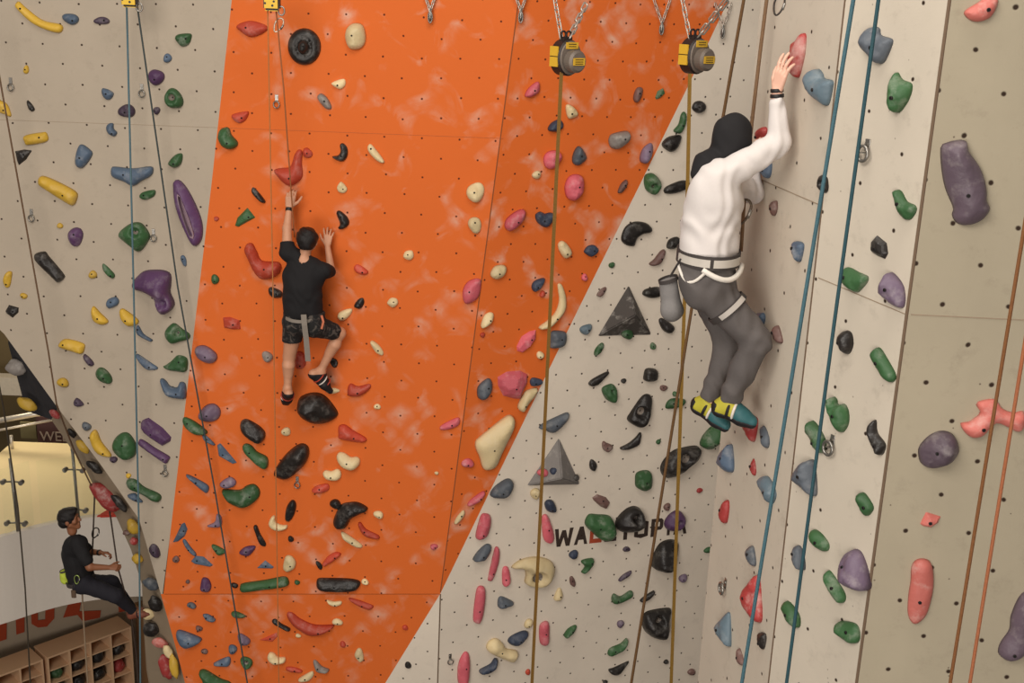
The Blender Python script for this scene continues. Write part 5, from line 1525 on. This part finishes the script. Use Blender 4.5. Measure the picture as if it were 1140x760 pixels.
# ================= climber in black on the orange wall
y0 = 11.62
hd = J(342, 268, 11.60); nk = J(338, 292, 11.60); shL = J(320, 281, 11.62); shR = J(361, 301, 11.58)
elL = J(319.5, 254, 11.72); wrL = J(322, 231, 11.82); elR = J(369, 303, 11.74); wrR = J(364.5, 273, 11.87)
ch = J(338, 312, 11.60); wa = J(337, 338, 11.60); hp = J(338, 357, 11.60)
hL = J(328, 361, 11.62); hR = J(349, 362, 11.58); kL = J(322, 397, 11.70); kR = J(378, 371, 11.78); aL = J(320, 433, 11.72); aR = J(357, 413, 11.78)
root = empty('person', J(338, 445, 11.6)); tag(root, 'dark-haired climber in black shirt and shorts on the orange wall, seen from behind', 'person')
upn = (J(342, 255, 11.6)-hd).normalized()
torso = [cap(shL+V((0.03, 0, -0.01)), shR+V((-0.03, 0, -0.01)), 0.070, 0.068, 0.05), ell(J(338, 308, 11.60), (0.20, 0.125, 0.17), None, 0.06), cap(J(336, 318, 11.6), J(337, 342, 11.6), 0.155, 0.135, 0.05),
         cap(J(337, 322, 11.6), J(335, 340, 11.6), 0.15, 0.135, 0.05), cap(J(329, 330, 11.6), J(330, 350, 11.6), 0.11, 0.105, 0.05), cap(J(345, 330, 11.6), J(346, 350, 11.6), 0.11, 0.105, 0.05)]
arms = [cap(shL, elL, 0.062, 0.043, 0.03), cap(elL, wrL, 0.044, 0.028, 0.02), cap(shR, elR, 0.060, 0.043, 0.03), cap(elR, wrR, 0.044, 0.028, 0.02)]
legs = [cap(hL, kL, 0.102, 0.066, 0.03), cap(kL, aL, 0.062, 0.038, 0.02), cap(kL*0.75+aL*0.25+V((0, -0.016, 0)), kL*0.5+aL*0.5, 0.066, 0.048, 0.03), cap(hR, kR, 0.100, 0.068, 0.03), cap(kR, aR, 0.062, 0.038, 0.02), cap(kR*0.72+aR*0.28+V((0.01, -0.016, 0)), kR*0.5+aR*0.5, 0.066, 0.048, 0.03)]
footdL = (J(317, 441, 11.90)-aL).normalized(); footdR = (J(376, 430, 11.86)-aR).normalized()
body = torso+arms+legs+[cap(nk, hd-upn*0.03, 0.055, 0.056, 0.03)]+head(hd, V((-0.05, 1, 0.12)), upn, 1.14)
body += hand(wrL, (J(325, 208, 11.84)-wrL), (0, -1, 0.1), (1, 0, 0), 1.3, (22, 45, 40), 2) + hand(wrR, (J(366, 256, 11.9)-wrR), (0, -1, 0.15), (-1, 0, 0), 1.12, (8, 28, 30), 12)
body += [ell(hL, (0.10, 0.11, 0.11), None, 0.05), ell(hR, (0.10, 0.11, 0.11), None, 0.05)]
body += foot(aL, footdL, (0, 0, 1), 1.2)+foot(aR, footdR, (0, 0.1, 1), 1.3)
sdf_mesh('body', body, 0.0062, root, SKIN)
g = 0.016
hair = [ell(hd+upn*0.032-V((0, 0.012, 0)), (0.112, 0.120, 0.114), frame((-0.05, 1, 0.12), upn), 0.02), ell(hd-upn*0.03-V((0, 0.03, 0)), (0.084, 0.088, 0.085), frame((-0.05, 1, 0.12), upn), 0.02)]
sdf_mesh('hair', hair, 0.006, root, HAIR, clips=[(hd+V((0, 0.055, 0)), (0, 1, -0.5)), (hd-upn*0.075, -upn)], wrinkle=0.005, wfreq=13)
def infl(P, d, k=None): return [(p[0], p[1], p[2], p[3]+d, p[4]+d, p[5]) if p[0] == 'c' else (p[0], p[1], tuple(r+d for r in p[2]), p[3], p[4]) for p in P]
sl1 = shL.lerp(elL, 0.42); sl2 = shR.lerp(elR, 0.62)
shirt = infl(torso, 0.018)+[cap(shL, sl1, 0.082, 0.072, 0.03), cap(shR, sl2, 0.080, 0.070, 0.03)]
sdf_mesh('shirt', shirt, 0.0075, root, BLACKF, clips=[(wa+V((0, 0, -0.125)), (0, 0, -1)), (sl1, (elL-shL)), (sl2+V((0.0, 0.0, 0.0)), (elR-shR)*1.0+V((0, 0, 0.0)))][:2], wrinkle=0.004, wfreq=5, cut=[(nk+V((0.01, -0.03, 0.03)), 0.066)])
sh = [ell(hL, (0.125, 0.135, 0.12), None, 0.05), ell(hR, (0.125, 0.135, 0.12), None, 0.05), cap(hp+V((-0.07, 0, 0.09)), hp+V((-0.06, 0, 0)), 0.135, 0.14, 0.04), cap(hp+V((0.09, 0, 0.09)), hp+V((0.08, 0, 0)), 0.135, 0.14, 0.04), cap(hL, hL.lerp(kL, 0.52), 0.118, 0.100, 0.03), cap(hR, hR.lerp(kR, 0.72), 0.118, 0.092, 0.03)]
def camo():
    m, t, N, L, b = nt('dark_patterned_shorts'); tc = N.new('ShaderNodeTexCoord'); nz = N.new('ShaderNodeTexNoise'); nz.inputs['Scale'].default_value = 13; nz.inputs['Distortion'].default_value = 1.5
    L.new(tc.outputs['Object'], nz.inputs['Vector']); cr = N.new('ShaderNodeValToRGB'); cr.color_ramp.interpolation = 'CONSTANT'
    cr.color_ramp.elements[0].color = s2l((24, 22, 22))+(1,); cr.color_ramp.elements[1].position = 0.52; cr.color_ramp.elements[1].color = s2l((48, 44, 42))+(1,)
    e = cr.color_ramp.elements.new(0.61); e.color = s2l((84, 76, 70))+(1,)
    L.new(nz.outputs[0], cr.inputs[0]); L.new(cr.outputs[0], b.inputs['Base Color']); b.inputs['Roughness'].default_value = 0.9; return m
clipL = (hL.lerp(kL, 0.50), kL-hL)
sdf_mesh('shorts', sh, 0.0075, root, camo(), clips=[(hp+V((0, 0, 0.10)), (0, 0, 1)), (J(337, 382, 11.6), (0, 0, -1))], wrinkle=0.004, wfreq=5, seed=3)
hb_ = belt('harness_belt', J(337, 350, 11.6), (0.12, 0, 1), 0.176, 0.166, V((1, 0, 0)), V((0, 1, 0)), 0.034, 0.008, GREYL, root, sag=0.03)
ribbon('harness_tail', [J(338, 350, 11.41), J(339, 362, 11.405), J(341, 378, 11.43), J(343, 402, 11.46)], (1, 0, 0), 0.056, 0.006, GREYL, root)
ribbon('leg_strap', [J(358, 351, 11.42), J(360, 358, 11.425), J(358, 366, 11.44)], (1, 0, 0), 0.022, 0.005, plain('strap_orange', (206, 118, 86), 0.7), root)
wm = bmesh.new()
def band(name, a, b, r, mat, root):
    bm = bmesh.new(); base = parent_mw[root.name].translation
    add_tube(bm, [V(a)-base, V(a).lerp(V(b), .15)-base, V(a).lerp(V(b), .85)-base, V(b)-base], [r*0.94, r, r, r*0.94], 18); return link(name, bm_mesh(name, bm, True), mat, root, parent_mw[root.name].copy())
ba = band('watch', wrL.lerp(elL, 0.02), wrL.lerp(elL, 0.17), 0.037, M_BLACK, root)
SH_K = plain('shoe_black', (30, 26, 28), 0.6); SH_R = plain('shoe_red', (176, 62, 46), 0.6); SH_W = plain('shoe_white', (220, 210, 200), 0.6)
def shoe(root, ank, f, up, sc, mat, trims):
    o = sdf_mesh('climbing_shoe', foot(ank, f, up, sc, 0.009), 0.0055, root, mat, clips=[(ank-V(up).normalized()*0.018*sc, up)])
    s, f, u = frame(f, up)
    for (nm, t, mt) in trims:
        c = ank+f*t*sc-u*0.045*sc; r = (0.056-0.12*max(0, t-0.03))*sc
        X, Y = s, u; bm = bmesh.new(); base = parent_mw[root.name].translation
        add_loop(bm, [c-base+s*math.cos(a)*(r)+u*math.sin(a)*(r*0.95) for a in np.linspace(0, 6.283, 22, endpoint=False)], 0.0075, 6)
        link(nm, bm_mesh(nm, bm, True), mt, o, parent_mw[root.name].copy())
    return o
shoe(root, aL, footdL, (0, 0, 1), 1.2, SH_K, (('strap', 0.03, SH_R), ('strap', 0.075, SH_W)))
shoe(root, aR, footdR, (0, 0.1, 1), 1.3, SH_K, (('strap', 0.02, SH_R), ('strap', 0.06, SH_W), ('strap', 0.105, SH_R)))
# ================= climber in white on the near pillar
root = empty('person', J(800, 470, 6.7)); tag(root, 'climber in black hood, white long-sleeved top and grey trousers on the near wall', 'person')
yw = 6.62
hd = J(818, 153, 6.66); upn = V((-0.16, 0.0, 0.98)).normalized(); fc = V((0.88, 0.45, 0.12))
nk = J(806, 185, 6.66)
shR = J(800, 199, 6.50); shL = J(812, 198, 6.82); elR = J(866, 160, 6.52); wrR = J(865, 101, 6.53)
elL = J(838, 214, 6.98); wrL = J(838, 176, 7.02)
hp = J(787, 308, 6.64); hR = J(788, 318, 6.55); hL = J(790, 318, 6.74); kR = J(842, 380, 6.50); kL = J(811, 384, 6.80); aR = J(811, 446, 6.58); aL = J(788, 446, 6.80)
torso = [cap(J(797, 204, 6.54), J(801, 204, 6.76), 0.105, 0.10, 0.06), cap(J(795, 222, 6.56), J(797, 222, 6.74), 0.135, 0.13, 0.06), cap(J(793, 240, 6.65), J(788, 280, 6.64), 0.145, 0.135, 0.06),
         cap(J(791, 248, 6.58), J(788, 280, 6.57), 0.125, 0.13, 0.06), cap(J(791, 248, 6.72), J(788, 280, 6.71), 0.125, 0.13, 0.06)]
arms = [cap(shR, elR, 0.066, 0.048, 0.03), cap(elR, wrR, 0.047, 0.029, 0.02), cap(shL, elL, 0.064, 0.047, 0.03), cap(elL, wrL, 0.045, 0.028, 0.02)]
pel = [ell(hR, (0.135, 0.13, 0.14), None, 0.05), ell(hL, (0.135, 0.13, 0.14), None, 0.05), cap(hp+V((0, 0, 0.06)), hp, 0.14, 0.14, 0.05)]
legs = [cap(hR, kR, 0.098, 0.064, 0.03), cap(kR, aR, 0.060, 0.036, 0.02), cap(hL, kL, 0.098, 0.064, 0.03), cap(kL, aL, 0.060, 0.036, 0.02)]
fdR = (J(838, 456, 6.52)-aR).normalized(); fdL = (J(812, 462, 6.72)-aL).normalized()
body = torso+pel+arms+legs+[cap(nk, hd-upn*0.04, 0.055, 0.055, 0.03)]+head(hd, fc, upn, 0.95)
body += hand(wrR, (J(875.5, 60, 6.50)-wrR), (-0.86, -0.5, 0.05), (-0.3, 0.9, 0), 1.12, (5, 14, 14), 7)
body += hand(wrL, (J(846, 152, 7.02)-wrL), (-0.75, -0.5, 0.1), (0.3, -0.9, 0.2), 0.98, (20, 35, 30), 6)
body += foot(aR, fdR, (0, 0, 1), 0.98)+foot(aL, fdL, (0, 0, 1), 0.98)
sdf_mesh('body', body, 0.0062, root, SKIN_L)
A = frame(fc, upn)
hij = [ell(hd+upn*0.02-A[1]*0.012, (0.098, 0.118, 0.118), A, 0.03), cap(hd-upn*0.06-A[1]*0.02, nk+V((-0.02, 0, 0.01)), 0.098, 0.105, 0.05), cap(nk+V((-0.03, 0, 0)), J(786, 187, 6.60), 0.10, 0.075, 0.05),
       cap(J(786, 184, 6.60), J(776, 194, 6.58), 0.075, 0.030, 0.04), cap(J(788, 186, 6.70), J(778, 195, 6.70), 0.07, 0.030, 0.04)]
sdf_mesh('hood', hij, 0.0065, root, BLACKF, cut=[(hd+A[1]*0.125-upn*0.015, 0.082)], wrinkle=0.003, wfreq=6)
sleeveR = wrR.lerp(elR, 0.26); sleeveL = wrL.lerp(elL, 0.35)
top_ = infl(torso, 0.018)+[cap(shR, elR, 0.086, 0.068, 0.04), cap(elR, sleeveR, 0.066, 0.047, 0.03), cap(shL, elL, 0.084, 0.066, 0.04), cap(elL, sleeveL, 0.064, 0.048, 0.03)]
sdf_mesh('top', top_, 0.007, root, WHITEF, clips=[(J(788, 293, 6.62), (-0.02, 0, -1))], wrinkle=0.0065, wfreq=4.6, wdir=(0.6, 0.2, -0.75), seed=5)
tr = infl(pel, 0.014)+[cap(hR, kR, 0.122, 0.088, 0.03), cap(kR, aR.lerp(kR, 0.10), 0.086, 0.066, 0.03), cap(hL, kL, 0.118, 0.086, 0.03), cap(kL, aL.lerp(kL, 0.10), 0.082, 0.060, 0.03), cap(J(788, 282, 6.57), J(788, 305, 6.56), 0.148, 0.15, 0.05), cap(J(788, 282, 6.72), J(788, 305, 6.72), 0.148, 0.15, 0.05)]
sdf_mesh('trousers', tr, 0.0072, root, GREYF, clips=[(J(787, 283, 6.62), (0.02, 0, 1))], wrinkle=0.007, wfreq=4.5, wdir=(0.3, 0.4, 0.85), seed=9)
wb = belt('harness_belt', J(788.5, 284, 6.64), (0.02, 0, 1), 0.172, 0.235, V((1, 0, 0)), V((0, 1, 0)), 0.078, 0.010, GREYD, root)
link_b = belt('belt_patch', J(788.5, 284, 6.64), (0.02, 0, 1), 0.182, 0.245, V((1, 0, 0)), V((0, 1, 0)), 0.044, 0.006, plain('reflective_grey', (190, 182, 172), 0.6), root, 195, 262)
belt('belt_patch', J(788.5, 284, 6.64), (0.02, 0, 1), 0.182, 0.245, V((1, 0, 0)), V((0, 1, 0)), 0.044, 0.006, plain('reflective_grey2', (190, 182, 172), 0.6), root, 268, 330)
bm = bmesh.new(); base = parent_mw[root.name].translation
for a0, a1, dz, thk in ((196, 258, 0.085, 0.009), (250, 345, 0.055, 0.016)):
    pts = []
    for i in range(15):
        a = math.radians(a0+(a1-a0)*i/14); pts.append(J(788.5, 287, 6.64)+V((1, 0, 0))*0.19*math.cos(a)+V((0, 1, 0))*0.25*math.sin(a)+V((0, 0, -dz*math.sin(math.pi*i/14)-0.02))-base)
    add_tube(bm, pts, thk, 8)
link('gear_loops', bm_mesh('gear_loops', bm, True), plain('loop_white', (222, 214, 204), 0.6), root, parent_mw[root.name].copy())
ct = hR.lerp(kR, 0.40); dl = (kR-hR).normalized(); X = V((0, 1, 0)).cross(dl).normalized(); Y = dl.cross(X)
belt('leg_loop', ct, dl+V((0.0, 0, 0.1)), 0.118, 0.118, X, Y, 0.040, 0.008, GREYD, root)
belt('leg_loop_patch', ct, dl+V((0.0, 0, 0.1)), 0.126, 0.126, X, Y, 0.030, 0.004, plain('reflective_grey3', (178, 170, 162), 0.6), root, -150, -60)
band('wristband', wrR.lerp(elR, -0.04), wrR.lerp(elR, 0.03), 0.036, M_BLACK, root)
band('wristband', wrR.lerp(elR, 0.06), wrR.lerp(elR, 0.13), 0.038, M_BLACK, root)
band('wristband', wrL.lerp(elL, 0.3), wrL.lerp(elL, 0.42), 0.044, M_BLACK, root)
YEL = plain('shoe_yellow', (182, 172, 56), 0.6); TEAL = plain('shoe_teal', (44, 92, 96), 0.55)
def shoe2(root, ank, f, up, sc):
    s, f, u = frame(f, up)
    o = sdf_mesh('climbing_shoe', foot(ank, f, up, sc, 0.012), 0.0055, root, YEL, clips=[(ank+u*0.014, u), (ank+f*0.055*sc, f)])
    q = sdf_mesh('toe_cap', foot(ank, f, up, sc, 0.013), 0.0055, root, TEAL, clips=[(ank+f*0.05*sc, -f)]); q.parent = o
    r = sdf_mesh('sole', foot(ank-u*0.012, f, up, sc, 0.013), 0.0055, root, SH_K, clips=[(ank-u*0.078*sc, u)]); r.parent = o
    q2 = sdf_mesh('heel_cup', foot(ank-f*0.004, f, up, sc, 0.013), 0.0055, root, SH_K, clips=[(ank-f*0.052*sc, f), (ank-u*0.03*sc, u)]); q2.parent = o
    for t in (0.02, 0.055):
        bm = bmesh.new(); base = parent_mw[root.name].translation; rr = 0.060-0.12*max(0, t-0.03)
        add_loop(bm, [ank+f*t*sc-u*0.042*sc-base+s*math.cos(a)*rr+u*math.sin(a)*rr for a in np.linspace(0, 6.283, 22, endpoint=False)], 0.009, 6)
        link('strap', bm_mesh('strap', bm, True), SH_W if t > 0.05 else SH_K, o, parent_mw[root.name].copy())
shoe2(root, aR, fdR, (0, 0, 1), 0.98); shoe2(root, aL, fdL, (0, 0, 1), 0.98)
# chalk bag hanging behind the hip
cb = J(748, 330, 6.60); rootb = empty('chalk_bag', J(748, 355, 6.60)); tag(rootb, 'grey cloth chalk bag hanging behind the hip of the hooded climber', 'chalk bag')
bag = [cap(J(744, 312, 6.60), J(748, 346, 6.60), 0.052, 0.060, 0.03), cap(J(747, 345, 6.58), J(749, 346, 6.62), 0.058, 0.058, 0.03)]
sdf_mesh('bag', bag, 0.006, rootb, plain('chalk_bag_grey', (122, 118, 116), 0.85, bump=0.2, scale=150), clips=[(J(744, 311, 6.6), (-0.35, 0, 1))], wrinkle=0.003, wfreq=5)
belt('rim', J(744, 311, 6.60), (-0.35, 0, 1), 0.054, 0.054, V((0.94, 0, 0.33)), V((0, 1, 0)), 0.022, 0.005, GREYD, rootb)
ribbon('cord', [J(746, 308, 6.58), J(752, 298, 6.56), J(758, 288, 6.53)], (1, 0.3, 0), 0.012, 0.006, GREYD, rootb)
carabiner(J(827, 236, 6.70), 'dark curved carabiner in front of the white top', 0.25, 0.075, (86, 74, 62))
# ================= belayer hanging in a harness at the left
root = empty('person', J(120, 690, 12.3)); tag(root, 'dark-haired person in black shirt sitting back in a harness at the left', 'person')
yb = 12.32
hd = J(77.5, 578, yb); upn = V((-0.10, 0, 1)).normalized(); fc = V((0.97, 0.1, 0.22))
nk = J(80.5, 591, yb); shR = J(86, 604, yb-0.16); shL = J(85, 603, yb+0.16)
elR = J(100, 631, yb-0.24); wrR = J(122, 631.5, yb-0.16); elL = J(99, 614, yb+0.18); wrL = J(112, 615, yb+0.12)
hp = J(90, 648, yb); hR = J(92, 649, yb-0.09); hL = J(93, 648, yb+0.09); kR = J(129, 663, yb-0.10); kL = J(124, 648, yb+0.12); aR = J(148, 680, yb+0.05); aL = J(147, 677, yb+0.22)
torso = [cap(shR+V((0, 0.04, -0.03)), shL+V((0, -0.04, -0.03)), 0.085, 0.085, 0.05), cap(J(83.5, 609, yb-0.06), J(83.5, 609, yb+0.06), 0.12, 0.12, 0.05), cap(J(84, 618, yb), J(89, 644, yb), 0.135, 0.12, 0.05),
         cap(J(85, 625, yb-0.06), J(89, 644, yb-0.06), 0.11, 0.11, 0.05), cap(J(85, 625, yb+0.06), J(89, 644, yb+0.06), 0.11, 0.11, 0.05)]
arms = [cap(shR, elR, 0.060, 0.044, 0.03), cap(elR, wrR, 0.043, 0.028, 0.02), cap(shL, elL, 0.060, 0.044, 0.03), cap(elL, wrL, 0.043, 0.028, 0.02)]
pel = [ell(hR, (0.12, 0.11, 0.12), None, 0.05), ell(hL, (0.12, 0.11, 0.12), None, 0.05)]
legs = [cap(hR, kR, 0.092, 0.062, 0.03), cap(kR, aR, 0.058, 0.036, 0.02), cap(hL, kL, 0.092, 0.062, 0.03), cap(kL, aL, 0.058, 0.036, 0.02)]
fdR = V((0.85, 0.1, 0.15)); 
body = torso+pel+arms+legs+[cap(nk, hd-upn*0.03, 0.054, 0.055, 0.03)]+head(hd, fc, upn, 1.06)
body += hand(wrR, V((1, 0.15, 0.05)), (0.1, -0.6, 0.8), (0.2, 0.6, 0.8), 0.98, (40, 60, 45), 5)
body += hand(wrL, V((1, 0, 0.02)), (0.1, 0.3, 0.9), (0.3, -0.9, 0.3), 0.98, (25, 45, 40), 5)
body += foot(aR, fdR, (-0.15, 0, 1), 0.95)+foot(aL, fdR, (-0.15, 0, 1), 0.95)
sdf_mesh('body', body, 0.0062, root, SKIN_D)
A = frame(fc, upn)
hair = [ell(hd+upn*0.038-A[1]*0.018, (0.098, 0.120, 0.108), A, 0.02), ell(hd-A[1]*0.050-upn*0.015, (0.088, 0.080, 0.088), A, 0.02), ell(hd+upn*0.092+A[1]*0.02, (0.078, 0.088, 0.045), A, 0.02)]
sdf_mesh('hair', hair, 0.006, root, HAIR, clips=[(hd+A[1]*0.062, A[1]-upn*0.55), (hd-upn*0.08, -upn)], wrinkle=0.004, wfreq=14)
for s in (-1, 1):
    bm = bmesh.new(); bmesh.ops.create_icosphere(bm, subdivisions=2, radius=0.008)
    link('eye', bm_mesh('eye', bm, True), M_BLACK, root, Matrix.Translation(hd+A[1]*0.083+A[0]*s*0.031+upn*0.006))
s1_ = shR.lerp(elR, 0.72); s2_ = shL.lerp(elL, 0.72)
shirt = infl(torso, 0.018)+[cap(shR, s1_, 0.080, 0.074, 0.03), cap(shL, s2_, 0.080, 0.074, 0.03)]
sdf_mesh('shirt', shirt, 0.0075, root, BLACKF, clips=[(J(90, 652, yb), (0.25, 0, -1))], wrinkle=0.004, wfreq=5, cut=[(nk+V((0.05, 0, 0.03)), 0.055)])
tr = infl(pel, 0.014)+[cap(hR, kR, 0.112, 0.084, 0.03), cap(kR, aR.lerp(kR, 0.06), 0.080, 0.056, 0.03), cap(hL, kL, 0.112, 0.084, 0.03), cap(kL, aL.lerp(kL, 0.06), 0.080, 0.056, 0.03)]
sdf_mesh('trousers', tr, 0.0075, root, TRS, wrinkle=0.004, wfreq=5, seed=2)
belt('harness_belt', J(89.5, 644, yb), (-0.2, 0, 1), 0.145, 0.185, V((1, 0, 0.2)), V((0, 1, 0)), 0.05, 0.010, GREYD, root)
for a_, f_ in ((aR, fdR), (aL, fdR)): shoe(root, a_, f_, (-0.15, 0, 1), 0.95, plain('shoe_brown', (120, 66, 48), 0.6), (('strap', 0.05, SH_K),))
band('bracelet', wrL.lerp(elL, 0.05), wrL.lerp(elL, 0.2), 0.036, M_BLACK, root)
rootb = empty('chalk_bag', J(71, 648, 12.25)); tag(rootb, 'bright yellow-green chalk bag behind the belayer at the left', 'chalk bag')
sdf_mesh('bag', [cap(J(71.5, 637, 12.27), J(72.5, 645, 12.27), 0.05, 0.055, 0.03)], 0.006, rootb, plain('chalk_bag_lime', (186, 200, 70), 0.8), clips=[(J(71, 634.5, 12.27), (-0.3, 0, 1))], wrinkle=0.003)
belt('rim', J(71.3, 635, 12.27), (-0.3, 0, 1), 0.046, 0.046, V((0.95, 0, 0.28)), V((0, 1, 0)), 0.02, 0.005, GREYD, rootb)
carabiner(J(85.5, 645, 12.10), 'pale green carabiner on the harness of the belayer', 0.1, 0.055, (170, 190, 110))
c = J(82, 661, 12.12); bm = bmesh.new(); add_box(bm, (0, 0, 0), 0.055, 0.02, 0.10); bmesh.ops.bevel(bm, geom=list(bm.edges), offset=0.006, segments=2, affect='EDGES')
o = link('belay_tag', bm_mesh('belay_tag', bm), plain('tag_brown', (92, 72, 56), 0.7), None, Matrix.Translation(c)); tag(o, 'small brown tag hanging below the harness of the belayer', 'tag')
b2 = bmesh.new(); add_tube(b2, [(0.0, 0, 0.05), (0.012, 0, 0.10), (0.02, 0, 0.15)], 0.005, 6); link('cord', bm_mesh('cord', b2, True), GREYD, o, Matrix.Translation(c))
carabiner(J(106, 593, 12.43), 'dark hook on the rope in front of the belayer', 0.4, 0.07, (60, 52, 46))
